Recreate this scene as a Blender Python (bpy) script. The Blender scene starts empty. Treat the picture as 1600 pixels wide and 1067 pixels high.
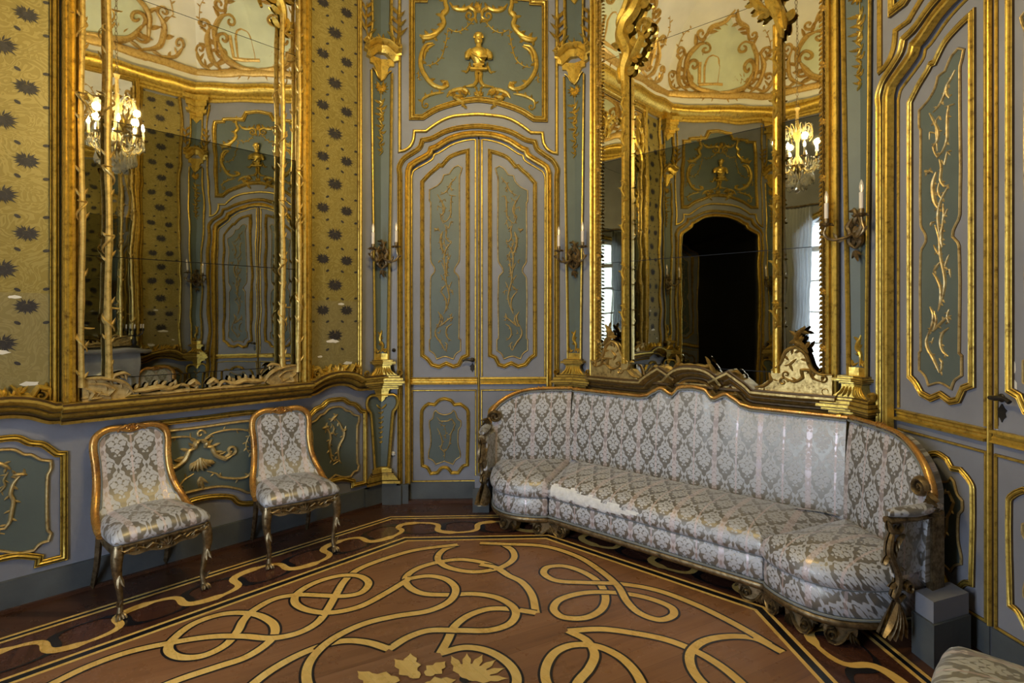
import bpy, bmesh, math, random
from mathutils import Vector, Matrix
random.seed(7)
PI = math.pi
# ---------------------------------------------------------------- camera, world, light, exposure
FPX, Y0, EYE = 873.0, 498.0, 1.6           # focal length and horizon in a 1600x1067 frame, eye height in metres
scene = bpy.context.scene
COL = scene.collection
cam_d = bpy.data.cameras.new('camera'); cam_d.sensor_width = 36; cam_d.lens = 36*FPX/1600
cam_d.shift_y = (Y0-533.5)/1600; cam_d.clip_start = .05
cam = bpy.data.objects.new('camera', cam_d); COL.objects.link(cam)
cam.location = (0, 0, EYE); cam.rotation_euler = (PI/2, 0, 0)
scene.camera = cam
scene.view_settings.view_transform = 'Standard'; scene.view_settings.look = 'None'
scene.view_settings.gamma = 1; scene.view_settings.use_curve_mapping = False
scene.view_settings.exposure = 0.78
SKY_COL, SKY_POWER = (.72, .84, 1.0), 9.6
LAMP_COL, LAMP_POWER = (1.0, .75, .30), 27.0
world = bpy.data.worlds.new('world'); scene.world = world; world.use_nodes = True
bg = world.node_tree.nodes['Background']; bg.inputs[0].default_value = SKY_COL+(1,); bg.inputs[1].default_value = SKY_POWER
scene.cycles.max_bounces = 10; scene.cycles.diffuse_bounces = 5; scene.cycles.glossy_bounces = 6
scene.cycles.sample_clamp_indirect = 8; scene.cycles.caustics_reflective = False; scene.cycles.caustics_refractive = False

# ---------------------------------------------------------------- room plan: an eight-sided room, walls at 45 degrees to each other
class Wall:
    def __init__(s, name, o, th, L):
        s.name, s.o, s.th, s.L = name, o, th, L
        t = math.radians(th); s.u = (math.cos(t), math.sin(t)); s.n = (math.sin(t), -math.cos(t))
        s.M = Matrix.Translation((o[0], o[1], 0)) @ Matrix.Rotation(t, 4, 'Z')     # local x along the wall, -y into the room
    def end(s): return (s.o[0]+s.u[0]*s.L, s.o[1]+s.u[1]*s.L)
    def px(s, x, y, off=0.0):                                                     # a point seen at x, y that lies on this wall
        r = (x-800)/FPX; ox = s.o[0]+s.n[0]*off; oy = s.o[1]+s.n[1]*off
        t = (r*oy-ox)/(s.u[0]-r*s.u[1]); d = oy+t*s.u[1]
        return (t, EYE-(y-Y0)/FPX*d)
DL, SL, LL = 1.702, 2.177, 2.88          # door walls, short mirror wall, long mirror wall
W = {}
o = (-1.1417, 4.850)
for nm, th, L in (('north', 2.5, DL), ('northeast', -42.5, SL), ('east', -87.5, DL), ('southeast', -132.5, LL),
                  ('south', -177.5, DL), ('southwest', 137.5, SL), ('west', 92.5, DL), ('northwest', 47.5, LL)):
    W[nm] = Wall(nm, o, th, L); o = W[nm].end()
ORDER = ['north', 'northeast', 'east', 'southeast', 'south', 'southwest', 'west', 'northwest']
CX = sum(W[k].o[0] for k in ORDER)/8; CY = sum(W[k].o[1] for k in ORDER)/8
T225 = math.tan(PI/8); C225 = math.cos(PI/8); S225 = math.sin(PI/8)

# ---------------------------------------------------------------- materials
def newmat(name):
    m = bpy.data.materials.new(name); m.use_nodes = True
    nt = m.node_tree; b = nt.nodes['Principled BSDF']
    return m, nt, b
def nd(nt, t, **kw):
    n = nt.nodes.new(t)
    for k, v in kw.items(): setattr(n, k, v)
    return n
def mth(nt, op, a, b=None, c=None):
    n = nt.nodes.new('ShaderNodeMath'); n.operation = op
    for i, v in enumerate((a, b, c)):
        if v is None: continue
        if isinstance(v, (int, float)): n.inputs[i].default_value = v
        else: nt.links.new(v, n.inputs[i])
    return n.outputs[0]
def mix(nt, f, a, b):
    n = nt.nodes.new('ShaderNodeMix'); n.data_type = 'RGBA'
    for i, v in ((0, f), (6, a), (7, b)):
        if isinstance(v, (int, float)): n.inputs[i].default_value = v
        elif isinstance(v, tuple): n.inputs[i].default_value = v+(1,) if len(v) == 3 else v
        else: nt.links.new(v, n.inputs[i])
    return n.outputs[2]
def noise(nt, scale, detail=3, rough=.55, vec=None, stretch=None):
    tc = nt.nodes.new('ShaderNodeTexCoord')
    n = nt.nodes.new('ShaderNodeTexNoise'); n.inputs['Scale'].default_value = scale
    n.inputs['Detail'].default_value = detail; n.inputs['Roughness'].default_value = rough
    src = vec if vec is not None else tc.outputs['Object']
    if stretch:
        mp = nt.nodes.new('ShaderNodeMapping'); mp.inputs['Scale'].default_value = stretch
        if len(stretch) > 3: pass
        nt.links.new(src, mp.inputs[0]); src = mp.outputs[0]
    nt.links.new(src, n.inputs['Vector'])
    return n.outputs[0]
def ramp(nt, f, *stops):
    r = nt.nodes.new('ShaderNodeValToRGB'); nt.links.new(f, r.inputs[0])
    els = r.color_ramp.elements
    while len(els) < len(stops): els.new(.5)
    for e, (p, c) in zip(els, stops): e.position = p; e.color = tuple(c)+(1,)
    return r.outputs[0]
def bump(nt, b, h, s, d=.01):
    n = nt.nodes.new('ShaderNodeBump'); n.inputs['Strength'].default_value = s; n.inputs['Distance'].default_value = d
    nt.links.new(h, n.inputs['Height']); nt.links.new(n.outputs[0], b.inputs['Normal'])
def simple(name, col, rough=.5, metal=0.0, var=.12, scale=6, bumps=.0, bscale=60, spec=.5):
    m, nt, b = newmat(name)
    f = noise(nt, scale, 5)
    lo = tuple(c*(1-var) for c in col); hi = tuple(min(1, c*(1+var)) for c in col)
    nt.links.new(ramp(nt, f, (.3, lo), (.7, hi)), b.inputs['Base Color'])
    b.inputs['Roughness'].default_value = rough; b.inputs['Metallic'].default_value = metal
    b.inputs['Specular IOR Level'].default_value = spec
    if bumps: bump(nt, b, noise(nt, bscale, 4), bumps)
    return m
def gold(name, hi, mid, lo, rough=.34, metal=.85, scale=30):
    m, nt, b = newmat(name)
    f = noise(nt, scale, 6, .65)
    nt.links.new(ramp(nt, f, (.28, lo), (.45, mid), (.7, hi)), b.inputs['Base Color'])
    nt.links.new(ramp(nt, noise(nt, scale*2, 4), (.3, (rough+.16,)*3), (.7, (rough-.06,)*3)), b.inputs['Roughness'])
    b.inputs['Metallic'].default_value = metal
    bump(nt, b, noise(nt, 90, 4), .25, .004)
    return m
M = {}
M['gold'] = gold('gilding', (.80, .57, .12), (.60, .415, .080), (.20, .115, .028), rough=.36, metal=.74)
M['gold_soft'] = gold('soft pale gilding', (.78, .58, .22), (.58, .41, .12), (.22, .13, .04), rough=.38, metal=.8)
M['gold_aged'] = gold('aged satin gilding', (.62, .46, .18), (.44, .315, .115), (.15, .095, .035), rough=.38, metal=.85)
M['gold_brown'] = simple('brown fillet and groove shade', (.105, .060, .018), .45, .35, var=.3, scale=12)  # brown edge fillets; the same brown paints shade into grooves and undercuts
M['gold_pale'] = gold('worn pale gilding', (.68, .53, .25), (.50, .36, .145), (.20, .12, .045), rough=.40, metal=.5)
M['gold_dark'] = gold('dark bronze gilding', (.40, .31, .18), (.20, .145, .075), (.055, .038, .02), rough=.40, scale=24)
M['ceil_gold'] = gold('ceiling stucco gilding', (.78, .56, .22), (.66, .44, .14), (.34, .20, .06), rough=.45, metal=.6)
M['paint'] = simple('lavender grey paint', (.238, .243, .278), .55, var=.13, scale=2.5, bumps=.12, bscale=35)
M['paint_dark'] = simple('grey green plinth paint', (.090, .100, .104), .5, var=.22, scale=5, bumps=.15, bscale=30)
M['sage'] = simple('sage green panel paint', (.105, .132, .122), .5, var=.12, scale=3, bumps=.1, bscale=35)
M['cream'] = simple('cream cove plaster', (.92, .91, .86), .8, var=.05, scale=2)
M['cream_green'] = simple('pale green fresco ground', (.74, .80, .62), .8, var=.08, scale=4)
M['mirror_old'] = None
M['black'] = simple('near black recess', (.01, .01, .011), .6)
M['iron'] = simple('blackened iron', (.035, .032, .03), .4, .6)
M['candle'] = simple('ivory candle sleeve', (.78, .70, .62), .5, var=.04)
M['marble'] = simple('grey veined marble', (.42, .41, .42), .25, var=.3, scale=5)
M['white'] = simple('white window paint', (.72, .72, .72), .4, var=.03)
M['grey_trim'] = simple('grey upholstery gimp', (.20, .215, .21), .7, var=.1)
M['stuffing'] = simple('worn white seat wadding', (.80, .79, .76), .9, var=.12, scale=25, bumps=.5, bscale=20)
M['walnut'] = gold('gilded amber walnut', (.74, .44, .13), (.50, .25, .06), (.17, .07, .025), rough=.24, metal=.6, scale=9)
M['plaster_chip'] = simple('bare plaster chips', (.72, .68, .6), .9)
M['label'] = simple('white inventory sticker', (.6, .6, .57), .6)
m, nt, b = newmat('mirror glass'); M['mirror'] = m
f = noise(nt, 3.2, 3, .6)
nt.links.new(ramp(nt, f, (.35, (.82, .82, .76)), (.7, (.94, .93, .88))), b.inputs['Base Color'])
b.inputs['Metallic'].default_value = 1; b.inputs['Roughness'].default_value = .012
bump(nt, b, noise(nt, 2.6, 1.5), .04, .03)
m, nt, b = newmat('aged mirror glass'); M['mirror_old'] = m
nt.links.new(ramp(nt, noise(nt, 2.4, 4, .6), (.35, (.30, .31, .27)), (.7, (.44, .44, .38))), b.inputs['Base Color'])
b.inputs['Metallic'].default_value = 1; b.inputs['Roughness'].default_value = .015
bump(nt, b, noise(nt, 2.6, 1.5), .04, .03)
m, nt, b = newmat('window glass'); M['glass'] = m
nt.links.new(ramp(nt, noise(nt, 3), (.3, (.95, .97, 1)), (.7, (1, 1, 1))), b.inputs['Base Color']); b.inputs['Roughness'].default_value = .02
tr_ = nd(nt, 'ShaderNodeBsdfTransparent'); mx_ = nd(nt, 'ShaderNodeMixShader'); mx_.inputs[0].default_value = .07
nt.links.new(tr_.outputs[0], mx_.inputs[1]); nt.links.new(b.outputs[0], mx_.inputs[2]); nt.links.new(mx_.outputs[0], nt.nodes['Material Output'].inputs[0])
m, nt, b = newmat('crystal'); M['crystal'] = m
nt.links.new(ramp(nt, noise(nt, 30), (.3, (.85, .85, .85)), (.7, (1, 1, 1))), b.inputs['Base Color'])
b.inputs['Roughness'].default_value = .05; b.inputs['Transmission Weight'].default_value = .85; b.inputs['IOR'].default_value = 1.5
m, nt, b = newmat('bulb glass'); M['bulb'] = m
nt.links.new(ramp(nt, noise(nt, 30), (.3, (.9, .85, .75)), (.7, (1, .95, .85))), b.inputs['Base Color'])
b.inputs['Roughness'].default_value = .08; b.inputs['Alpha'].default_value = .42
m, nt, b = newmat('glowing filament'); M['filament'] = m
nt.links.new(ramp(nt, noise(nt, 5), (.3, (1, .55, .2)), (.7, (1, .65, .3))), b.inputs['Emission Color']); b.inputs['Emission Strength'].default_value = 3
m, nt, b = newmat('lit bulb'); M['lit'] = m
nt.links.new(ramp(nt, noise(nt, 5), (.3, (1, .86, .6)), (.7, (1, .92, .7))), b.inputs['Emission Color']); b.inputs['Emission Strength'].default_value = 60
m, nt, b = newmat('sheer curtain'); M['sheer'] = m
nt.links.new(ramp(nt, noise(nt, 5, stretch=(12, 12, .3)), (.3, (.6, .62, .66)), (.7, (.85, .87, .9))), b.inputs['Base Color'])
b.inputs['Roughness'].default_value = .9
tl_ = nd(nt, 'ShaderNodeBsdfTranslucent'); tl_.inputs[0].default_value = (.8, .82, .85, 1); mx_ = nd(nt, 'ShaderNodeMixShader'); mx_.inputs[0].default_value = .55
nt.links.new(b.outputs[0], mx_.inputs[1]); nt.links.new(tl_.outputs[0], mx_.inputs[2]); nt.links.new(mx_.outputs[0], nt.nodes['Material Output'].inputs[0])

def wood(name, c0, c1, c2, ang, rough=.26, plank=.13):
    m, nt, b = newmat(name)
    tc = nd(nt, 'ShaderNodeTexCoord'); mp = nd(nt, 'ShaderNodeMapping'); mp.inputs['Rotation'].default_value = (0, 0, ang)
    nt.links.new(tc.outputs['Object'], mp.inputs[0]); v = mp.outputs[0]
    g = noise(nt, 9, 6, .6, vec=v, stretch=(.25, 3.2, 1))
    big = noise(nt, 1.6, 3, .5, vec=v)
    sx = nd(nt, 'ShaderNodeSeparateXYZ'); nt.links.new(v, sx.inputs[0])
    cell = mth(nt, 'FLOOR', mth(nt, 'DIVIDE', sx.outputs[1], plank))
    wn = nd(nt, 'ShaderNodeTexWhiteNoise'); wn.noise_dimensions = '1D'; nt.links.new(cell, wn.inputs[1])
    fr = mth(nt, 'FRACT', mth(nt, 'DIVIDE', sx.outputs[1], plank))
    gap = mth(nt, 'LESS_THAN', fr, .018)
    t = mth(nt, 'ADD', mth(nt, 'MULTIPLY', g, .65), mth(nt, 'ADD', mth(nt, 'MULTIPLY', wn.outputs[0], .16), mth(nt, 'MULTIPLY', big, .3)))
    col = ramp(nt, t, (.26, c0), (.54, c1), (.86, c2))
    col = mix(nt, mth(nt, 'MULTIPLY', gap, .55), col, tuple(c*.4 for c in c0))
    sc = noise(nt, 22, 2, .8, vec=v, stretch=(1, .12, 1))
    nt.links.new(col, b.inputs['Base Color'])
    nt.links.new(ramp(nt, noise(nt, 5, 5, .7), (.3, (rough-.05,)*3), (.7, (rough+.14,)*3)), b.inputs['Roughness'])
    b.inputs['Specular IOR Level'].default_value = .45
    bump(nt, b, g, .06, .004)
    return m
M['floor_in'] = wood('warm walnut parquet', (.145, .064, .027), (.255, .116, .050), (.35, .175, .082), -.5)
M['floor_out'] = wood('dark red parquet border', (.038, .014, .009), (.080, .031, .019), (.135, .056, .034), 1.1, rough=.22)
M['inlay'] = wood('golden maple inlay', (.64, .36, .08), (.82, .52, .14), (.92, .65, .22), .9, plank=.05)
M['ebony'] = simple('ebony inlay', (.012, .012, .016), .25, var=.3)
M['base_wood'] = wood('brown skirting wood', (.040, .017, .009), (.080, .034, .019), (.13, .06, .034), 0, plank=3)

def damask(name, motif, ground, pink, rough_m=.50, tile=(.15, .235), scale=1.0):
    m, nt, b = newmat(name)
    uv = nd(nt, 'ShaderNodeUVMap'); sx = nd(nt, 'ShaderNodeSeparateXYZ')
    # a small wobble so the weave is not mechanical
    nz = nd(nt, 'ShaderNodeTexNoise'); nz.inputs['Scale'].default_value = 34; nt.links.new(uv.outputs[0], nz.inputs['Vector'])
    va = nd(nt, 'ShaderNodeVectorMath', operation='MULTIPLY_ADD'); nt.links.new(nz.outputs['Color'], va.inputs[0])
    va.inputs[1].default_value = (.011, .011, 0); nt.links.new(uv.outputs[0], va.inputs[2])
    nt.links.new(va.outputs[0], sx.inputs[0])
    U = mth(nt, 'DIVIDE', sx.outputs[0], tile[0]*scale); V = mth(nt, 'DIVIDE', sx.outputs[1], tile[1]*scale)
    asp = tile[1]/tile[0]
    def cell(du, dv):
        x = mth(nt, 'ABSOLUTE', mth(nt, 'SUBTRACT', mth(nt, 'FRACT', mth(nt, 'ADD', U, .5+du)), .5))
        y = mth(nt, 'MULTIPLY', mth(nt, 'SUBTRACT', mth(nt, 'FRACT', mth(nt, 'ADD', V, .5+dv)), .5), asp)
        out = None
        for (px_, py_, r, k) in ((0, .50, .085, 3), (.15, .39, .10, 5), (0, .27, .095, 5), (.21, .16, .115, 5), (.0, .05, .12, 5), (.15, -.06, .09, 5), (.0, -.16, .08, 4), (.29, .30, .045, 3), (.07, -.30, .05, 3)):
            dx = mth(nt, 'SUBTRACT', x, px_); dy = mth(nt, 'SUBTRACT', y, py_)
            rr = mth(nt, 'SQRT', mth(nt, 'ADD', mth(nt, 'MULTIPLY', dx, dx), mth(nt, 'MULTIPLY', dy, dy)))
            lob = mth(nt, 'MULTIPLY_ADD', mth(nt, 'COSINE', mth(nt, 'MULTIPLY', mth(nt, 'ARCTAN2', dx, dy), k)), .13*r, r)
            v = mth(nt, 'SUBTRACT', lob, rr)
            out = v if out is None else mth(nt, 'MAXIMUM', out, v)
        return out
    fl = mth(nt, 'MAXIMUM', cell(0, 0), cell(.5, .5))
    # the leafy lattice that runs round the bouquets
    x = mth(nt, 'ABSOLUTE', mth(nt, 'SUBTRACT', mth(nt, 'FRACT', mth(nt, 'ADD', U, .5)), .5))
    th = mth(nt, 'MULTIPLY', V, 2*PI)
    ctr = mth(nt, 'MULTIPLY_ADD', mth(nt, 'COSINE', th), .19, .25)
    wig = mth(nt, 'MULTIPLY_ADD', mth(nt, 'SINE', mth(nt, 'MULTIPLY', V, 12*PI)), .030, .048)
    lat = mth(nt, 'SUBTRACT', wig, mth(nt, 'ABSOLUTE', mth(nt, 'SUBTRACT', x, ctr)))
    f = mth(nt, 'MAXIMUM', fl, mth(nt, 'SUBTRACT', lat, 0))
    f = mth(nt, 'SMOOTH_MAX', mth(nt, 'MULTIPLY', f, 60), 0, .2) if False else mth(nt, 'MINIMUM', mth(nt, 'MAXIMUM', mth(nt, 'MULTIPLY', mth(nt, 'ADD', f, .008), 45), 0), 1)
    # stripes: a broad pink stripe every 30 cm, a hairline between
    SU = mth(nt, 'ABSOLUTE', mth(nt, 'SUBTRACT', mth(nt, 'FRACT', mth(nt, 'ADD', mth(nt, 'DIVIDE', sx.outputs[0], .30*scale), 0.0)), .5))
    broad = mth(nt, 'LESS_THAN', SU, .058)
    lines = mth(nt, 'GREATER_THAN', mth(nt, 'SINE', mth(nt, 'MULTIPLY', SU, 330)), -.35)
    thin = mth(nt, 'GREATER_THAN', SU, .482)
    pk = mth(nt, 'MAXIMUM', mth(nt, 'MULTIPLY', broad, mth(nt, 'MULTIPLY_ADD', lines, .42, .28)), mth(nt, 'MULTIPLY', thin, .7))
    wear = noise(nt, 3.0, 4, .6, vec=uv.outputs[0])
    gcol = mix(nt, wear, ground, tuple(c*1.7 for c in ground))
    col = mix(nt, f, gcol, motif)
    col = mix(nt, pk, col, pink)
    nt.links.new(col, b.inputs['Base Color'])
    nt.links.new(mth(nt, 'MULTIPLY_ADD', f, .16, rough_m-.10), b.inputs['Roughness'])
    nt.links.new(mth(nt, 'MULTIPLY_ADD', f, -.47, .58), b.inputs['Metallic'])
    b.inputs['Sheen Weight'].default_value = .25; b.inputs['Sheen Roughness'].default_value = .4
    weave = nd(nt, 'ShaderNodeTexNoise'); weave.inputs['Scale'].default_value = 9; nt.links.new(uv.outputs[0], weave.inputs['Vector'])
    bump(nt, b, mth(nt, 'ADD', f, weave.outputs[0]), .18, .002)
    return m
M['fabric'] = damask('silver floral damask', (.54, .545, .575), (.205, .192, .172), (.69, .575, .59))
M['fabric_old'] = damask('faded floral damask', (.50, .49, .44), (.23, .215, .165), (.66, .53, .49), rough_m=.5)

def silk(name, c0, c1, c2):
    m, nt, b = newmat(name)
    tc = nd(nt, 'ShaderNodeTexCoord'); v = tc.outputs['Object']
    wv = nd(nt, 'ShaderNodeTexVoronoi'); wv.inputs['Scale'].default_value = 13; wv.feature = 'SMOOTH_F1'
    nz = nd(nt, 'ShaderNodeTexNoise'); nz.inputs['Scale'].default_value = 7; nz.inputs['Distortion'].default_value = 2.2; nz.inputs['Detail'].default_value = 2
    nt.links.new(v, wv.inputs['Vector']); nt.links.new(v, nz.inputs['Vector'])
    bands = mth(nt, 'SINE', mth(nt, 'MULTIPLY', nz.outputs[0], 46))
    k = mth(nt, 'MULTIPLY', mth(nt, 'GREATER_THAN', bands, .35), .45)
    w = noise(nt, 2.2, 5, .6)
    col = mix(nt, w, c0, c1); col = mix(nt, k, col, c2)
    nt.links.new(col, b.inputs['Base Color']); b.inputs['Roughness'].default_value = .5; b.inputs['Metallic'].default_value = .15
    bump(nt, b, bands, .08, .002)
    return m
M['silk'] = silk('ochre silk damask', (.19, .145, .030), (.30, .23, .058), (.38, .305, .10))
M['silk_low'] = silk('faded ochre silk damask', (.18, .145, .05), (.28, .225, .085), (.33, .27, .115))
M['motif'] = simple('black silk motif', (.028, .024, .026), .6, var=.3, scale=60)
# ---------------------------------------------------------------- geometry helpers
def flat(a, z, o): return (a, -o, z)                       # on a wall: a along it, z up, o out into the room
def fold(s, z, o):                                         # round a corner of the room: s < 0 on the left wall, s > 0 on the right
    return (s*C225, -o/C225 - abs(s)*S225, z)
def cr(pts, n=5, closed=False, sharp=50):                  # smooth curve through points; corners sharper than `sharp` stay corners
    N = len(pts)
    P = [Vector(p) for p in pts]
    if N < 3: return [tuple(P[0].lerp(P[1], k/n)) for k in range(n+1)]
    def corner(i):
        if not closed and (i == 0 or i == N-1): return True
        a = P[i]-P[i-1]; c = P[(i+1) % N]-P[i]
        if a.length < 1e-7 or c.length < 1e-7: return True
        return a.angle(c) > math.radians(sharp)
    K = [corner(i) for i in range(N)]
    out = []
    for i in range(N if closed else N-1):
        p1, p2 = P[i], P[(i+1) % N]
        p0 = P[i-1] if not K[i] else p1-(p2-p1)*.5
        p3 = P[(i+2) % N] if not K[(i+1) % N] else p2+(p2-p1)*.5
        L = (p2-p1).length
        l1 = max((p1-p0).length, 1e-6); l3 = max((p3-p2).length, 1e-6)
        m1 = (p2-p0)*(L/(l1+L)); m2 = (p3-p1)*(L/(l3+L))
        for k in range(n):
            t = k/n; t2 = t*t; t3 = t2*t
            out.append(tuple(p1*(2*t3-3*t2+1)+m1*(t3-2*t2+t)+p2*(-2*t3+3*t2)+m2*(t3-t2)))
    if not closed: out.append(tuple(P[-1]))
    return out
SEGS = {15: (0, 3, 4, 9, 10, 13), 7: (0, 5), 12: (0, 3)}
class MB:
    def __init__(s, F=flat): s.v = []; s.f = []; s.m = []; s.F = F; s.mat = 0; s.sp = F is fold; s.brown = 1; s.used = False
    def add(s, vs, fs):
        b = len(s.v); s.v += [tuple(p) for p in vs]
        for f in fs: s.f.append([b+i for i in f]); s.m.append(s.mat)
    def split(s, pts, closed=False):
        if not s.sp: return list(pts)
        out = []; N = len(pts)
        for i in range(N):
            out.append(pts[i])
            if i == N-1 and not closed: break
            a, c = pts[i], pts[(i+1) % N]
            if a[0]*c[0] < 0:
                t = a[0]/(a[0]-c[0]); out.append((0.0, a[1]+(c[1]-a[1])*t)+tuple(a[2:]))
        return out
    def strip(s, path, prof, closed=False, o=0.0, seg=None):          # sweep a moulding profile [(across, out), ...] along a path on the wall
        path = s.split(path, closed); P = [Vector(p[:2]) for p in path]
        Q = [P[0]]
        for p in P[1:]:
            if (p-Q[-1]).length > 1e-5: Q.append(p)
        if closed and (Q[0]-Q[-1]).length < 1e-5: Q.pop()
        P = Q; N = len(P); np_ = len(prof); vs = []; fs = []
        for i in range(N):
            if closed or 0 < i < N-1: a = (P[i]-P[i-1]).normalized(); c = (P[(i+1) % N]-P[i]).normalized()
            elif i == 0: a = c = (P[1]-P[0]).normalized()
            else: a = c = (P[i]-P[i-1]).normalized()
            n1 = Vector((-a.y, a.x)); n2 = Vector((-c.y, c.x)); nn = n1+n2
            if nn.length < 1e-4: nn = n1
            nn.normalize(); k = 1/max(.45, nn.dot(n1))
            for w, h in prof:
                q = P[i]+nn*(w*k); vs.append(s.F(q.x, q.y, o+h))
        for i in range(N if closed else N-1):
            j = (i+1) % N
            for k in range(np_-1): fs.append((i*np_+k, i*np_+k+1, j*np_+k+1, j*np_+k))
        f0 = len(s.m); nseg = len(fs)
        if not closed:
            fs.append(tuple(range(np_))); fs.append(tuple((N-1)*np_+k for k in range(np_))[::-1])
        s.add(vs, fs)
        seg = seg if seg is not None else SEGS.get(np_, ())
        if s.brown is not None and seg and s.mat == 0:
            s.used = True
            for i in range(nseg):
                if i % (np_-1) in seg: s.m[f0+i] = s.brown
    def fill(s, poly, o, th=0.0):
        def face(pl):
            if len(pl) < 3: return
            vs = [s.F(p[0], p[1], o) for p in pl]; n = len(pl); fs = [tuple(range(n))]
            if th:
                vs += [s.F(p[0], p[1], o-th) for p in pl]
                fs += [(i, (i+1) % n, n+(i+1) % n, n+i) for i in range(n)]
            s.add(vs, fs)
        if s.sp:
            pl = s.split(poly, True)
            if min(p[0] for p in pl) < -1e-6 < 1e-6 < max(p[0] for p in pl):
                face([p for p in pl if p[0] <= 1e-7]); face([p for p in pl if p[0] >= -1e-7]); return
        face(poly)
    def stroke(s, path, w, h=None, o=0.0, t0=.25, t1=.25, n=5, e=.35):   # half round tapering relief
        h = h or w*.8
        path = s.split(path); N = len(path); P = [Vector(p[:2]) for p in path]; vs = []; fs = []
        L = [0]
        for i in range(1, N): L.append(L[-1]+(P[i]-P[i-1]).length)
        T = max(L[-1], 1e-6)
        for i in range(N):
            a = (P[min(i+1, N-1)]-P[max(i-1, 0)])
            if a.length < 1e-8: a = Vector((1, 0))
            a.normalize(); nn = Vector((-a.y, a.x)); t = L[i]/T
            k = 1.0
            if t < e: k = t0+(1-t0)*math.sin(t/e*PI/2)
            if t > 1-e: k = min(k, t1+(1-t1)*math.sin((1-t)/e*PI/2))
            for j in range(n):
                ph = PI*j/(n-1); q = P[i]+nn*(math.cos(ph)*w*k*.5)
                vs.append(s.F(q.x, q.y, o+math.sin(ph)*h*k))
        for i in range(N-1):
            for k in range(n-1): fs.append((i*n+k, i*n+k+1, (i+1)*n+k+1, (i+1)*n+k))
        fs.append(tuple(range(n))); fs.append(tuple((N-1)*n+k for k in range(n))[::-1])
        s.add(vs, fs)
    def leaf(s, x, z, ang, L, wd, o=0.0, h=None, bend=.3):
        h = h or wd*.5
        c, d = math.cos(ang), math.sin(ang); vs = []; K = 5
        for i in range(K+1):
            t = i/K; w = wd*.5*math.sin(PI*min(1, t*.92+.08))**.8; b = bend*L*t*t
            cx = x+c*L*t-d*b; cz = z+d*L*t+c*b
            rise = h*(.35+.9*math.sin(PI*t*.8)); 
            vs += [s.F(cx-d*w, cz+c*w, o), s.F(cx, cz, o+rise), s.F(cx+d*w, cz-c*w, o)]
        fs = []
        for i in range(K):
            for k in (0, 1): fs.append((i*3+k, i*3+k+1, i*3+k+4, i*3+k+3))
        s.add(vs, fs)
    def flower(s, x, z, r, o=0.0, n=5, a0=.3):
        for k in range(n): s.leaf(x, z, a0+k*2*PI/n, r, r*.75, o, r*.35, 0)
        s.stroke([(x-r*.28, z), (x, z+.0001), (x+r*.28, z)], r*.5, r*.6, o, .5, .5)
    def spiral(s, x, z, r, turns, a0, w, o=0.0, dr=1, h=None):
        pts = []
        K = int(14*turns)+2
        for i in range(K+1):
            t = i/K; a = a0+dr*t*turns*2*PI; rr = r*(1-t*.86)
            pts.append((x+math.cos(a)*rr, z+math.sin(a)*rr))
        s.stroke(pts, w, h or w*.8, o, 1, .6)
    def scroll(s, pts, w, o=0.0, h=None, barbs=0, side=1, ends=(0, 0), L=None):    # a rocaille scroll: stroke, curled ends, leaf barbs
        p = cr(pts, 6); s.stroke(p, w, h, o, .35, .35)
        P = [Vector(q[:2]) for q in p]
        for e, k in ((0, ends[0]), (1, ends[1])):
            if k:
                q = P[-1] if e else P[0]; d = (P[-1]-P[-2]) if e else (P[0]-P[1]); a = math.atan2(d.y, d.x)
                r = w*1.15; cx = q.x+math.cos(a+k*PI/2)*r; cz = q.y+math.sin(a+k*PI/2)*r
                s.spiral(cx, cz, r, 1.1, a-k*PI/2, w*.55, o, k, (h or w*.8)*.8)
        for b in range(barbs):
            i = int((b+.7)/(barbs+.4)*(len(P)-1)); i = max(1, min(len(P)-2, i)); d = P[i+1]-P[i-1]; a = math.atan2(d.y, d.x)
            sd = side if side else (1 if b % 2 else -1)
            nx, nz = -math.sin(a)*sd, math.cos(a)*sd
            s.leaf(P[i].x+nx*w*.25, P[i].y+nz*w*.25, a+sd*.75, (L or w*1.7), w*.75, o, None, .25*sd)
    def vine(s, pts, w=.006, o=0.0, leaves=5, L=.02, rnd=None):
        p = cr(pts, 5); s.stroke(p, w, w*.9, o, .5, .4)
        P = [Vector(q[:2]) for q in p]
        for b in range(leaves):
            i = int((b+1)/(leaves+.5)*(len(P)-1)); i = max(1, min(len(P)-2, i)); d = P[i+1]-P[i-1]; a = math.atan2(d.y, d.x)
            sd = 1 if b % 2 else -1
            s.leaf(P[i].x, P[i].y, a+sd*.8, L, L*.45, o, L*.25, .2*sd)
    # ---- solids, given in local x, y, z
    def box(s, x0, x1, y0, y1, z0, z1, bev=0.0):
        if bev:
            b = bev
            rings = [(z0, b), (z0+b, 0), (z1-b, 0), (z1, b)]
            vs = []
            for z, i in rings:
                vs += [(x0+i+b, y0+i, z), (x1-i-b, y0+i, z), (x1-i, y0+i+b, z), (x1-i, y1-i-b, z), (x1-i-b, y1-i, z), (x0+i+b, y1-i, z), (x0+i, y1-i-b, z), (x0+i, y0+i+b, z)]
            fs = [tuple(range(8))[::-1], tuple(range(24, 32))]
            for r in range(3):
                for k in range(8): fs.append((r*8+k, r*8+(k+1) % 8, (r+1)*8+(k+1) % 8, (r+1)*8+k))
            s.add(vs, fs); return
        vs = [(x0, y0, z0), (x1, y0, z0), (x1, y1, z0), (x0, y1, z0), (x0, y0, z1), (x1, y0, z1), (x1, y1, z1), (x0, y1, z1)]
        s.add(vs, [(0, 3, 2, 1), (4, 5, 6, 7), (0, 1, 5, 4), (1, 2, 6, 5), (2, 3, 7, 6), (3, 0, 4, 7)])
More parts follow.
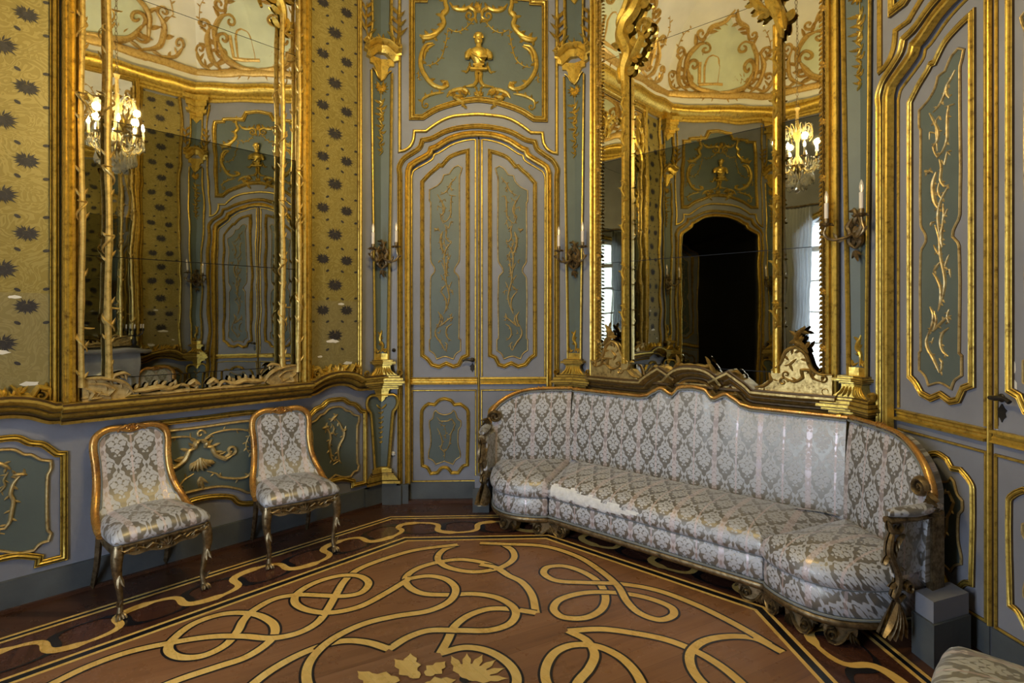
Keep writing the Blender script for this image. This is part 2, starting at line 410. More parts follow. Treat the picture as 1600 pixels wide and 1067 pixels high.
    def loft(s, rings, caps=True, closed=True):
        n = len(rings[0]); vs = [p for r in rings for p in r]; fs = []
        for i in range(len(rings)-1):
            for k in range(n if closed else n-1): fs.append((i*n+k, i*n+(k+1) % n, (i+1)*n+(k+1) % n, (i+1)*n+k))
        if caps: fs.append(tuple(range(n))[::-1]); fs.append(tuple((len(rings)-1)*n+k for k in range(n)))
        s.add(vs, fs)
    def tube(s, pts, r, n=8, sx=1.0, sy=1.0, ref=None, smooth=0):
        if smooth: 
            if isinstance(r, (list, tuple)): q = cr([tuple(p)+(rr,) for p, rr in zip(pts, r)], smooth, sharp=180); pts = [p[:3] for p in q]; r = [p[3] for p in q]
            else: pts = cr(pts, smooth, sharp=180)
        P = [Vector(p) for p in pts]; N = len(P); rings = []
        up = Vector(ref) if ref else Vector((0, 0, 1))
        t = (P[1]-P[0]).normalized()
        if abs(t.dot(up)) > .98: up = Vector((1, 0, 0)) if not ref else Vector((0, 1, 0))
        for i in range(N):
            t = (P[min(i+1, N-1)]-P[max(i-1, 0)])
            if t.length < 1e-9: t = Vector((0, 0, 1))
            t.normalize(); a = up-t*up.dot(t)
            if a.length < 1e-4: a = t.orthogonal()
            a.normalize(); b = t.cross(a); up = a if not ref else up
            rr = r[i] if isinstance(r, (list, tuple)) else r
            rings.append([tuple(P[i]+a*(math.cos(2*PI*k/n)*rr*sy)+b*(math.sin(2*PI*k/n)*rr*sx)) for k in range(n)])
        s.loft(rings)
    def lathe(s, prof, c=(0, 0, 0), n=16):
        rings = [[(c[0]+math.cos(2*PI*k/n)*r, c[1]+math.sin(2*PI*k/n)*r, c[2]+z) for k in range(n)] for r, z in prof]
        s.loft(rings)
    def ball(s, c, rx, ry=None, rz=None, n=10, m=7):
        ry = ry or rx; rz = rz or rx
        rings = []
        for i in range(m+1):
            a = -PI/2+PI*i/m; k = max(.02, math.cos(a))
            rings.append([(c[0]+math.cos(2*PI*j/n)*rx*k, c[1]+math.sin(2*PI*j/n)*ry*k, c[2]+math.sin(a)*rz) for j in range(n)])
        s.loft(rings)
    def blade(s, p, d, L, w, up=(0, 0, 1), curl=.3, th=.004):      # a leaf standing in space
        p = Vector(p); d = Vector(d).normalized(); up = Vector(up); sd = d.cross(up)
        if sd.length < 1e-3: sd = d.orthogonal()
        sd.normalize(); nn = sd.cross(d).normalized(); K = 4; rings = []
        for i in range(K+1):
            t = i/K; ww = w*.5*math.sin(PI*min(1, t*.9+.08))+.0006; c = p+d*L*t+nn*(curl*L*t*t)
            rings.append([tuple(c-sd*ww), tuple(c+nn*(th+ww*.3)), tuple(c+sd*ww), tuple(c-nn*th)])
        s.loft(rings)
    def build(s, name, mats, parent=None, uv=None, angle=38, smooth=True, M4=None):
        me = bpy.data.meshes.new(name); me.from_pydata(s.v, [], s.f)
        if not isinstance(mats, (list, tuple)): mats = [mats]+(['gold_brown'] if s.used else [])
        for m_ in mats: me.materials.append(M[m_] if isinstance(m_, str) else m_)
        me.polygons.foreach_set('material_index', s.m)
        bm = bmesh.new(); bm.from_mesh(me); bmesh.ops.recalc_face_normals(bm, faces=bm.faces)
        if uv:
            L = bm.loops.layers.uv.new('UVMap')
            for f in bm.faces:
                for l in f.loops: l[L].uv = uv(l.vert.co)
        bm.to_mesh(me); bm.free()
        if smooth:
            me.polygons.foreach_set('use_smooth', [True]*len(me.polygons)); me.set_sharp_from_angle(angle=math.radians(angle))
        ob = bpy.data.objects.new(name, me); COL.objects.link(ob)
        if parent: ob.parent = parent
        if M4 is not None: ob.matrix_world = M4
        return ob
def tag(o, label=None, cat=None, group=None, kind=None):
    if label: o['label'] = label
    if cat: o['category'] = cat
    if group: o['group'] = group
    if kind: o['kind'] = kind
    return o
def empty(name, M4=None, **kw):
    o = bpy.data.objects.new(name, None); COL.objects.link(o); o.empty_display_size = .1
    if M4 is not None: o.matrix_world = M4
    return tag(o, **kw)
def copy_tree(o, M4=None, parent=None, **kw):
    c = o.copy(); COL.objects.link(c)
    if parent: c.parent = parent
    if M4 is not None: c.matrix_world = M4
    for ch in list(KIDS.get(o.name, [])) or [x for x in bpy.data.objects if x.parent == o]: copy_tree(ch, parent=c)
    return tag(c, **kw)
KIDS = {}
def at(x, y, z=0, rz=0): return Matrix.Translation((x, y, z)) @ Matrix.Rotation(rz, 4, 'Z')
def floorpt(x, y): d = FPX*EYE/(y-Y0); return ((x-800)/FPX*d, d)
# moulding profiles: (across, out)
def mould(w, h, kind=0):
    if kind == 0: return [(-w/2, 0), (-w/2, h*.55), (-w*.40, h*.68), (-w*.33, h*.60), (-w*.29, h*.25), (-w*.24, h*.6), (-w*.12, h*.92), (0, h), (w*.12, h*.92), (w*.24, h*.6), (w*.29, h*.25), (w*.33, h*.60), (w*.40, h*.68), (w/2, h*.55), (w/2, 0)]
    if kind == 1: return [(-w/2, 0), (-w*.40, h*.35), (-w*.2, h*.9), (0, h), (w*.2, h*.9), (w*.40, h*.35), (w/2, 0)]
    if kind == 2: return [(-w/2, 0), (-w/2, h*.9), (-w*.3, h), (-w*.22, h*.3), (-w*.05, h*.25), (w*.1, h*.5), (w*.28, h*.4), (w*.36, h*.75), (w*.44, h*.85), (w/2, h*.6), (w/2, 0)]
LEDGE = [(0, 0), (0, .055), (.018, .068), (.024, .045), (.033, .045), (.040, .07), (.058, .095), (.064, .075), (.070, .075), (.082, .10), (.096, .125), (.110, .125), (.112, .10), (.122, .10), (.122, 0)]
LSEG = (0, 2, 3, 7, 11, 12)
# ---------------------------------------------------------------- shell
WN, WNE, WNW, WE = W['north'], W['northeast'], W['northwest'], W['east']
def octa(inset, z=0.0):                                     # the room outline moved in by `inset`
    out = []
    for i, k in enumerate(ORDER):
        w = W[k]; p = ORDER[i-1]; n1, n2 = Vector(W[p].n), Vector(w.n); b = (n1+n2).normalized()
        out.append((w.o[0]+b.x*inset/C225, w.o[1]+b.y*inset/C225, z))
    return out
def ring_sweep(mb, prof):                                   # prof: [(out, z)] swept round all eight sides
    mb.loft([octa(o_, z_) for o_, z_ in prof], caps=False)

# floor: dark border, inner field, line inlays, running scroll and knotwork
fl = MB()
def poly(mb, pts, z, mat): mb.mat = mat; mb.add([(p[0], p[1], z) for p in pts], [tuple(range(len(pts)))])
poly(fl, octa(-.12), 0, 1)
fl.add([(p[0], p[1], -.05) for p in octa(-.12)], [tuple(range(8))])
def band(i0, i1, z, mat):
    fl.mat = mat; a = octa(i0, z); c = octa(i1, z); fl.add(a+c, [(k, (k+1) % 8, 8+(k+1) % 8, 8+k) for k in range(8)])
poly(fl, octa(.362), 0.00078, 2)
poly(fl, octa(.79), 0.00156, 0)
for c_, wd in ((.375, .0125), (.815, .019)):
    band(c_-wd-0.02080, c_-wd+0.00520, 0.00286, 3); band(c_-wd, c_+wd, 0.00312, 4); band(c_+wd-0.00520, c_+wd+0.02080, 0.00286, 3)
def ribbon(pts, w, z, mat, wf=None, zs=None):
    P = [Vector(p[:2]) for p in pts]; N = len(P); vs = []; T = 0; Ls = [0]
    for i in range(1, N): Ls.append(Ls[-1]+(P[i]-P[i-1]).length)
    for i in range(N):
        a = (P[i]-P[i-1]).normalized() if i else (P[1]-P[0]).normalized()
        c = (P[i+1]-P[i]).normalized() if i < N-1 else a
        n = Vector((-a.y, a.x))+Vector((-c.y, c.x))
        if n.length < .05: n = Vector((-a.y, a.x))
        n.normalize(); k = 1/max(.4, n.dot(Vector((-a.y, a.x))))
        ww = (wf(Ls[i]/Ls[-1]) if wf else w)*.5*k
        zz = z+(zs[i] if zs else 0)
        vs += [(P[i].x+n.x*ww, P[i].y+n.y*ww, zz), (P[i].x-n.x*ww, P[i].y-n.y*ww, zz)]
    fl.mat = mat; fl.add(vs, [(2*i, 2*i+1, 2*i+3, 2*i+2) for i in range(N-1)])
# running scroll between the two line inlays, one run on each side
for i, k in enumerate(ORDER):
    w = W[k]; a = Vector(octa(.60)[i][:2]); c = Vector(octa(.60)[(i+1) % 8][:2]); L = (c-a).length; n = Vector(w.n); u = Vector(w.u)
    reps = max(1, round(L/.66)); Pd = L/reps
    for ph, mat, amp in ((0, 3, .105), (PI, 4, .115)):
        pts = []; K = reps*28
        for j in range(K+1):
            t = j/K*reps*2*PI
            s_ = j/K*L-.052*math.sin(2*t)+(0.0 if mat == 3 else .03)
            v = -amp*math.sin(t+ph)
            pts.append(a+u*s_+n*v)
        f = (lambda q: .026+.034*((q*reps*2+.5) % 1.0)) if mat == 3 else (lambda q: .012+.050*abs(math.cos(q*reps*2*PI))**3)
        ribbon(pts, 0, 0.00312+(0.00026 if mat == 3 else 0), mat, f)
    fl.mat = 3
    for j in range(0):                                  # the small notched cusps on the light scroll
        t = (j+.5)*PI; s_ = t/(2*PI)*Pd; v = -.105*math.sin(t+.25*math.sin(t)); cpt = a+u*s_+n*v
        sg = 1 if j % 2 else -1
        for d in (-1, 1):
            q = cpt+u*d*.035
            fl.add([(q.x-u.x*.02, q.y-u.y*.02, 0.00364), (q.x+u.x*.02, q.y+u.y*.02, 0.00364), (q.x+n.x*.034*sg*d+u.x*.012*d, q.y+n.y*.034*sg*d+u.y*.012*d, 0.00364)], [(0, 1, 2)])
A = lambda *p: [(x/2, y/2+780) for x, y in p]
B = lambda *p: [(x/2+700, y/2+780) for x, y in p]
KNOTS = [
 A((1430,143),(1300,160),(1200,188),(1120,220),(1078,255),(1050,300),(1022,348),(990,388),(930,420),(850,436),(760,430),(660,431),(540,449),(400,480),(270,527),(150,585),(20,650)),
 A((1275,253),(1200,298),(1120,338),(1030,356),(960,348),(922,325),(930,295),(985,262),(1060,241),(1120,241),(1152,262),(1130,292),(1080,304),(1000,302),(930,300),(860,312),(798,345),(762,378),(742,415),(700,460),(630,492),(560,495),(526,472),(545,435),(610,388),(700,360),(790,360),(848,385),(860,415),(838,450),(770,495),(680,525),(560,565),(430,620)),
 A((1590,240),(1530,205),(1450,190),(1385,195),(1310,215),(1270,243),(1275,272),(1320,296),(1400,300),(1480,297),(1550,308),(1600,335),(1612,362),(1590,392),(1530,411),(1440,412),(1340,412),(1275,433),(1215,470)),
 A((1215,470),(1150,450),(1080,444),(1010,458),(930,490),(850,535),(790,580),(740,630)),
 A((1275,250),(1340,241),(1395,252),(1424,282),(1405,320),(1340,350),(1240,366),(1140,390),(1050,432),(990,480),(960,530),(965,590),(1010,650)),
 A((1430,143),(1385,160),(1368,188),(1400,214),(1480,228),(1560,216),(1605,188),(1600,160),(1568,140)),
 B((100,138),(168,141),(300,148),(400,178),(470,220),(530,272),(560,322),(600,358),(660,378),(703,365),(700,342),(650,318),(580,300),(500,292),(420,295),(350,315),(330,345),(360,370),(430,372),(480,345),(492,305),(470,260),(420,228),(360,210),(310,214),(300,234),(340,256),(430,262),(540,266),(650,285),(760,325),(870,378),(960,428),(1045,480)),
 B((1045,480),(960,437),(880,430),(800,445),(758,482),(762,530),(805,585),(880,640)),
 B((190,240),(230,260),(262,300),(275,357)), B((100,205),(150,215),(190,240)),
 B((275,357),(200,345),(130,344),(65,365),(20,400),(0,440),(-24,483)),
 B((-24,483),(50,465),(120,475),(185,512),(215,560),(200,620)),
 B((375,413),(480,408),(580,420),(680,440),(770,475),(850,522),(920,580),(980,650)),
 B((375,413),(432,442),(458,485),(442,530),(405,575),(380,640)),
 B((400,640),(325,600),(303,545),(330,485),(385,458),(460,460),(530,490),(580,535),(610,590),(620,650)),
]
rk = random.Random(3)
for ci, cv in enumerate(KNOTS):
    g = [floorpt(x, y) for x, y in cv]; g = cr(g, 7, sharp=70); N = len(g)
    for mirror in (0, 1):
        q = [(2*CX-x, 2*CY-y) for x, y in g] if mirror else g
        zs = [0.00052*math.sin(i/N*PI*max(2, len(cv)/2.2)+ci*2.1)+0.00052 for i in range(N)]
        ribbon(q, .066, 0.00260, 4, zs=zs); ribbon(q, .043, 0.00299, 3, zs=zs)
# centre medallion: acanthus and palmette
for k in range(2):
    sg = 1 if k == 0 else -1
    def leafpoly(cx, cy, ang, L, w_, mat=3, z=0.00416):
        pts = []
        for i in range(13):
            t = i/12; ww = w_*math.sin(PI*t**.8)*(1+.25*math.sin(t*PI*6)); pts.append((L*t, ww))
        pts += [(x, -y) for x, y in pts[::-1][1:-1]]
        c_, s_ = math.cos(ang), math.sin(ang)
        poly(fl, [(CX+sg*(cx-CX+c_*x-s_*y), CY+sg*(cy-CY+s_*x+c_*y)) for x, y in pts], z, mat)
    c0 = floorpt(728, 1062)
    for a_ in (-.9, -.45, 0, .45, .9, 1.35): leafpoly(c0[0], c0[1], PI/2-a_*.9-.35, .19, .026, z=0.00520+0.00052*a_)
    poly(fl, [(CX+sg*(c0[0]-CX+math.cos(t)*.03), CY+sg*(c0[1]-CY+math.sin(t)*.03)) for t in [i*PI/6 for i in range(12)]], 0.00468, 4)
    for (x, y), a_, L_ in (((655, 1062), PI*.75, .20), ((640, 1058), PI*.55, .17), ((625, 1066), PI*.95, .2), ((665, 1058), PI*.3, .13), ((600, 1075), PI*.8, .18), ((660, 1075), PI*.1, .15)):
        q = floorpt(x, y); leafpoly(q[0], q[1], a_, L_, .04, z=0.00676+0.00026*a_)
fo = fl.build('floor', ['floor_in', 'base_wood', 'floor_out', 'inlay', 'ebony'], smooth=False)
tag(fo, 'polished parquet floor with interlaced golden strapwork inlay', 'floor', kind='structure')

# ceiling: cove springing above the cornice, then a flat
ZC0, ZC1 = 4.68, 4.88; ZG = 5.03; RC = 1.25
ce = MB()
ring_sweep(ce, [(.02, ZC1-.02), (.03, ZG)]+[(RC*(1-math.cos(i*PI/20)), ZG+.03+RC*math.sin(i*PI/20)) for i in range(0, 11)])
ce.add(octa(RC-.01, ZG+.03+RC), [tuple(range(8))])
ring_sweep(ce, [(-.12, ZC1-.02), (-.12, ZG+RC+.3)]); ce.add(octa(-.12, ZG+RC+.3), [tuple(range(8))])
ceo = tag(ce.build('ceiling', 'cream', angle=20), 'cream coved ceiling with gilded stucco cartouches', 'ceiling', kind='structure')
gb = MB(); ring_sweep(gb, [(.025, ZG-.02), (.055, ZG-.01), (.075, ZG+.03), (.07, ZG+.06), (.05, ZG+.08)]); gb.build('gilt_band', 'ceil_gold', ceo)
def cove(a, t, o_):
    ph = min(t/RC, PI/2); i = RC*(1-math.cos(ph)); z = ZG+.03+RC*math.sin(ph)
    return (a, -(i+o_*math.cos(ph)), z-o_*math.sin(ph))
def cove_side(L, seed):
    r = random.Random(seed); mb = MB(cove); mb.mat = 0; c = L/2; h = min(L*.30, .78)
    KT = 1.35
    out = [(c-h, .42), (c-h*.96, .22), (c-h*.55, .09), (c, .07), (c+h*.55, .09), (c+h*.96, .22), (c+h, .42), (c+h*.72, .56), (c+h*.45, .68), (c+h*.1, .86), (c-h*.2, .72), (c-h*.7, .60)]
    pl = cr([(x, t*KT) for x, t in out], 5, closed=True)
    mb.mat = 1; 
    n = len(pl); mb.add([cove(p[0], p[1], .006) for p in pl]+[cove(c, .5, .02)], [(i, (i+1) % n, n) for i in range(n)])
    mb.mat = 0
    def S(pts, w, **k):
        k['h'] = k.get('h', w)*1.5; mb.scroll([(x, t*KT) for x, t in pts], w*1.55, o=.004, **k)
    for d in (-1, 1):
        X = lambda p: [(c+d*(x-c), y) for x, y in p]
        S(X([(c, .05), (c+h*.4, .05), (c+h*.8, .12), (c+h*1.02, .30)]), .06, barbs=5, side=-d, ends=(0, d), h=.05)
        S(X([(c+h*1.1, .20), (c+h*1.06, .42), (c+h*.8, .56), (c+h*.6, .58)]), .05, barbs=4, side=-d, ends=(-d, d), h=.045)
        S(X([(c+h*.62, .64), (c+h*.5, .74), (c+h*.22, .80), (c+.02, .92)]), .045, barbs=4, side=d, ends=(d, 0), h=.04)
        S(X([(c+h*1.0, .06), (c+h*1.25, .16), (c+h*1.3, .34), (c+h*1.18, .46)]), .045, barbs=3, side=-d, ends=(d, -d), h=.04)
        S(X([(c+h*1.25, .05), (c+h*1.5, .1), (c+h*1.62, .22)]), .035, barbs=2, side=d, ends=(0, d), h=.03)
        mb.vine(X([(c+h*1.3, .5), (c+h*1.42, .68), (c+h*1.3, .86), (c+h*1.1, .98)]), .012, .004, 7, .05)
    # ruin with an arch and a little garden inside the cartouche
    bx = c+h*.30
    mb.mat = 2
    mb.stroke([(bx-.12, .2), (bx-.12, .46)], .035, .02, .006, 1, 1); mb.stroke([(bx+.10, .2), (bx+.10, .46)], .035, .02, .006, 1, 1)
    mb.stroke(cr([(bx-.12, .44), (bx-.08, .56), (bx, .6), (bx+.07, .56), (bx+.10, .44)], 4), .035, .02, .006, 1, 1)
    mb.stroke([(bx-.2, .19), (bx+.18, .19)], .06, .03, .006, 1, 1); mb.stroke([(bx+.17, .2), (bx+.17, .5)], .05, .02, .006, 1, 1)
    for i in range(16): mb.leaf(c-h*.75+r.random()*h*.75, .2+r.random()*.13, r.uniform(.3, 2.8), r.uniform(.05, .1), .03, .006)
    for i in range(8): mb.leaf(bx-.15+r.random()*.35, .55+r.random()*.06, r.uniform(.3, 2.8), .05, .02, .006)
    return mb
cv_cache = {}
for k in ORDER:
    w = W[k]; key = round(w.L, 2)
    if key not in cv_cache:
        ob = cove_side(w.L, int(key*100)).build('cove_cartouche', ['ceil_gold', 'cream_green', 'ceil_gold'], ceo); cv_cache[key] = ob
    else: ob = cv_cache[key].copy(); COL.objects.link(ob)
    ob.parent = ceo; ob.matrix_world = w.M
cn = MB(); ring_sweep(cn, [(0, ZC0-.03), (.03, ZC0-.03), (.035, ZC0), (.06, ZC0+.01), (.06, ZC0+.04), (.09, ZC0+.06), (.12, ZC0+.10), (.13, ZC0+.13), (.12, ZC0+.15), (.15, ZC0+.16), (.15, ZC0+.19), (.0, ZC0+.205)])
cno = tag(cn.build('trim_1', 'gold'), 'heavy gilded cornice running round the top of the walls', 'cornice', kind='structure')

# ---------------------------------------------------------------- walls
LAB = {'north': 'grey panelled wall holding the frontal double door', 'northeast': 'grey wall behind the sofa and wide mirror', 'east': 'grey panelled wall at far right with door',
       'southeast': 'silk hung wall with fireplace seen in mirror', 'south': 'door wall behind the viewpoint', 'southwest': 'window wall seen reflected in mirror',
       'west': 'panelled wall with dark doorway seen in mirror', 'northwest': 'silk hung wall at left behind two chairs'}
ARCH = [WN.px(*p) for p in ((638.7, 270), (642, 261), (650, 255.6), (667, 246), (672, 242), (674.5, 235), (681.8, 232.5), (702.4, 220), (725, 213), (747.4, 211.5))]
UC = DL/2
def full(half, uc=UC): return list(half)+[(2*uc-x, z) for x, z in half[::-1] if abs(x-uc) > .004]
ARCH[-1] = (UC, ARCH[-1][1])
ARCHF = cr(full(ARCH), 4, sharp=40); AU = ARCH[0][0]
TOPZ = 4.9
def door_wall(name, niche):
    mb = MB(); L = DL; d = .10
    mb.box(-.04, AU, 0, d, 0, TOPZ); mb.box(2*UC-AU, L+.04, 0, d, 0, TOPZ)
    top = [(AU, TOPZ)]+[(AU, ARCHF[0][1])]+ARCHF+[(2*UC-AU, TOPZ)]
    mb.fill([(x, z) for x, z in top], 0, .1)
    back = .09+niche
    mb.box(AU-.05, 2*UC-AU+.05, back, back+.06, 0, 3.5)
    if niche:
        mb.mat = 1; mb.box(AU-.05, 2*UC-AU+.05, .1, back+.06, -.05, .0); mb.box(AU-.06, AU-.01, .1, back+.06, 0, 3.5); mb.box(2*UC-AU+.01, 2*UC-AU+.06, .1, back+.06, 0, 3.5); mb.box(AU-.06, 2*UC-AU+.06, .1, back+.06, 3.42, 3.5)  # passage sides coloured near black, the doorway's darkness put into the paint
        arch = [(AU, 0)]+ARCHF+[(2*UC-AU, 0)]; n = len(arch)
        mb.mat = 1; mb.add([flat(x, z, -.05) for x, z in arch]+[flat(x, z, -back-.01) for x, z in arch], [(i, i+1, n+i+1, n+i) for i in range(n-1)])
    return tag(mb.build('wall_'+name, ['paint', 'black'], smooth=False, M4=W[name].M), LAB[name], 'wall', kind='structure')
def plain_wall(name, seed=0):
    mb = MB(); mb.box(-.04, W[name].L+.04, 0, .1, 0, TOPZ)
    return tag(mb.build('wall_'+name, 'paint', smooth=False, M4=W[name].M), LAB[name], 'wall', kind='structure')

def Npx(*pts): return [WN.px(x, y) for x, y in pts]
def zz(ox, oy, s, *pts): return [WN.px(x/s+ox, y/s+oy) for x, y in pts]
def mir(pts, uc=UC): return [(2*uc-x, z) for x, z in pts]
def door_trim(parent):
    g = MB()
    # outer panel line
    h = Npx((624.5, 20), (624.5, 236.5), (632, 235), (640, 229.6), (645.5, 220), (647.5, 205), (665.5, 205), (677, 196.5), (691, 188), (707, 182), (724, 180), (748, 178.6))
    h[0] = (h[0][0], 4.62); h[-1] = (UC, h[-1][1]); f = full(h); g.strip(cr(f, 4, sharp=35), mould(.032, .022, 1))
    # architrave: two bands round the arch, down to the plinth
    h = Npx((625, 700), (625, 275), (624, 262), (631, 249), (646, 238.7), (656, 231), (660, 220), (674.3, 217), (695, 206.5), (717.4, 200.5), (748, 198)); h[0] = (h[0][0], .17); h[-1] = (UC, h[-1][1])
    OUT = cr(full(h), 5, sharp=35); g.strip(OUT, mould(.042, .034))
    h = [(AU-.008, .17), (AU-.008, ARCH[0][1])]+[(x-.006, z+.012) for x, z in ARCH[1:]]; h[-1] = (UC, h[-1][1])
    INN = cr(full(h), 5, sharp=35); g.strip(INN, mould(.046, .045, 2), o=-.01)
    g.build('architrave', 'gold', parent)
    # overdoor panel
    zt = 4.52
    h = [(UC, zt), (UC-.16, zt-.02), (UC-.2, zt-.1), (Npx((664, 1))[0][0], zt-.12), Npx((664, 1))[0], Npx((644, 1))[0]]+Npx((644, 184), (661, 184), (682, 171.5), (714.7, 161), (733.4, 157.5), (748, 156.5))
    h[-1] = (UC, h[-1][1]); ring = h[1:-1]; ring = [(UC, zt)]+ring+[(UC, h[-1][1])]+mir(ring)[::-1]
    ring = cr(ring, 4, closed=True, sharp=30)
    s_ = MB(); s_.fill(ring, .004, .003); s_.build('green_panel', 'sage', parent, smooth=False)
    g = MB(); g.strip(ring, mould(.05, .035), closed=True); g.build('panel_moulding', 'gold', parent)
    # carved relief over the door
    r = MB(); Z = lambda *p: zz(560, 0, 4.267, *p)
    def both(fn):
        fn(lambda *p: Z(*p), 1); fn(lambda *p: mir(Z(*p)), -1)
    def rel(z_, d):
        r.scroll(z_((590,-60),(580,20),(590,70),(560,110),(570,160),(530,215),(480,240),(410,245)), 0.045, .005, .03, 6, -d, L=.05)
        r.scroll(z_((410,235),(440,260),(500,250),(535,225)), 0.037, .005, .03, 2, -d, L=.04)
        r.scroll(z_((500,290),(455,300),(425,350),(415,430),(440,500),(500,570),(560,590),(598,575),(590,545),(565,550)), 0.043, .005, .03, 5, d, L=.05)
        r.scroll(z_((440,400),(448,350),(470,320),(510,298)), 0.025, .005, .02, 1, d)
        r.scroll(z_((610,20),(640,60),(700,70),(740,55),(775,80),(780,115),(765,130)), 0.037, .005, .028, 5, d, ends=(0, -d), L=.05)
        r.scroll(z_((425,700),(430,665),(470,640),(520,625),(570,620)), 0.027, .005, .02, 4, d, ends=(d, 0), L=.035)
        r.scroll(z_((590,650),(610,620),(660,600),(710,600),(745,635)), 0.037, .005, .025, 5, -d, L=.05)
        r.scroll(z_((700,640),(640,655),(700,690),(690,715)), 0.037, .012, .03, 3, d, L=.045)
        r.scroll(z_((820,470),(785,490),(790,540),(770,575),(715,580)), 0.035, .008, .03, 2, d, ends=(0, d), L=.04)
        r.scroll(z_((770,465),(740,450),(725,480),(712,490)), 0.027, .008, .025, 2, -d)
        r.vine(z_((450,440),(500,430),(550,390),(575,320),(590,250),(595,190)), 0.011, .005, 11, .032)
        r.vine(z_((600,190),(650,215),(700,200),(740,165),(770,130)), 0.011, .005, 8, .034)
        r.vine(z_((400,470),(405,540)), 0.010, .005, 4, .026)
        r.scroll(z_((785,600),(800,640),(818,645)), 0.025, .008, .02, 3, d)
        for a_ in (.2, .55, .9): r.leaf(*z_((815, 70))[0], PI/2+d*a_, .075, .03, .005)
    both(rel)
    r.build('carved_relief', 'gold', parent)
    b = MB()                                                  # the bust on its bracket
    cx, cz = Z((818, 440))[0]; cx = UC
    b.mat = 0
    def P3(x, y, z): return (cx+x, -.03-y, cz+z)
    b.tube([P3(0, .012, .0), P3(0, .014, .03), P3(0, .016, .07), P3(0, .016, .105), P3(0, .012, .135), P3(0, .012, .15)], [.032, .052, .078, .084, .045, .026], 12, sy=.55, ref=(0, 1, 0), smooth=3)
    b.tube([P3(-.06, .01, .11), P3(-.092, .015, .08), P3(-.10, .018, .04)], [.028, .030, .020], 8, smooth=2); b.tube([P3(.06, .01, .11), P3(.092, .015, .08), P3(.10, .018, .04)], [.028, .030, .020], 8, smooth=2)
    b.tube([P3(0, .012, .13), P3(0, .014, .18)], [.026, .024], 8)
    b.ball(P3(0, .016, .208), .038, .038, .052); b.ball(P3(.0, .022, .238), .041, .034, .032); b.ball(P3(0, .054, .205), .007, .011, .013, 6, 4); b.ball(P3(0, .052, .188), .012, .006, .005, 6, 4)
    for k_ in range(7): a_ = k_/6*PI; b.ball(P3(math.cos(a_)*.036, .034, .222+math.sin(a_)*.030), .012, .010, .012, 6, 4)
    b.tube([P3(-.06, .05, .08), P3(0, .065, .04), P3(.07, .05, .05)], .012, 6, smooth=3); b.tube([P3(-.03, .055, .07), P3(.02, .065, .01), P3(.05, .05, .0)], .009, 6, smooth=3)
    b.box(cx-.05, cx+.05, -.06, -.004, cz-.02, cz+.0, .004); b.box(cx-.035, cx+.035, -.06, -.004, cz-.035, cz-.02, .003); b.box(cx-.075, cx+.075, -.06, -.004, cz-.055, cz-.035, .005)
    b.build('bust_relief', 'gold', parent)

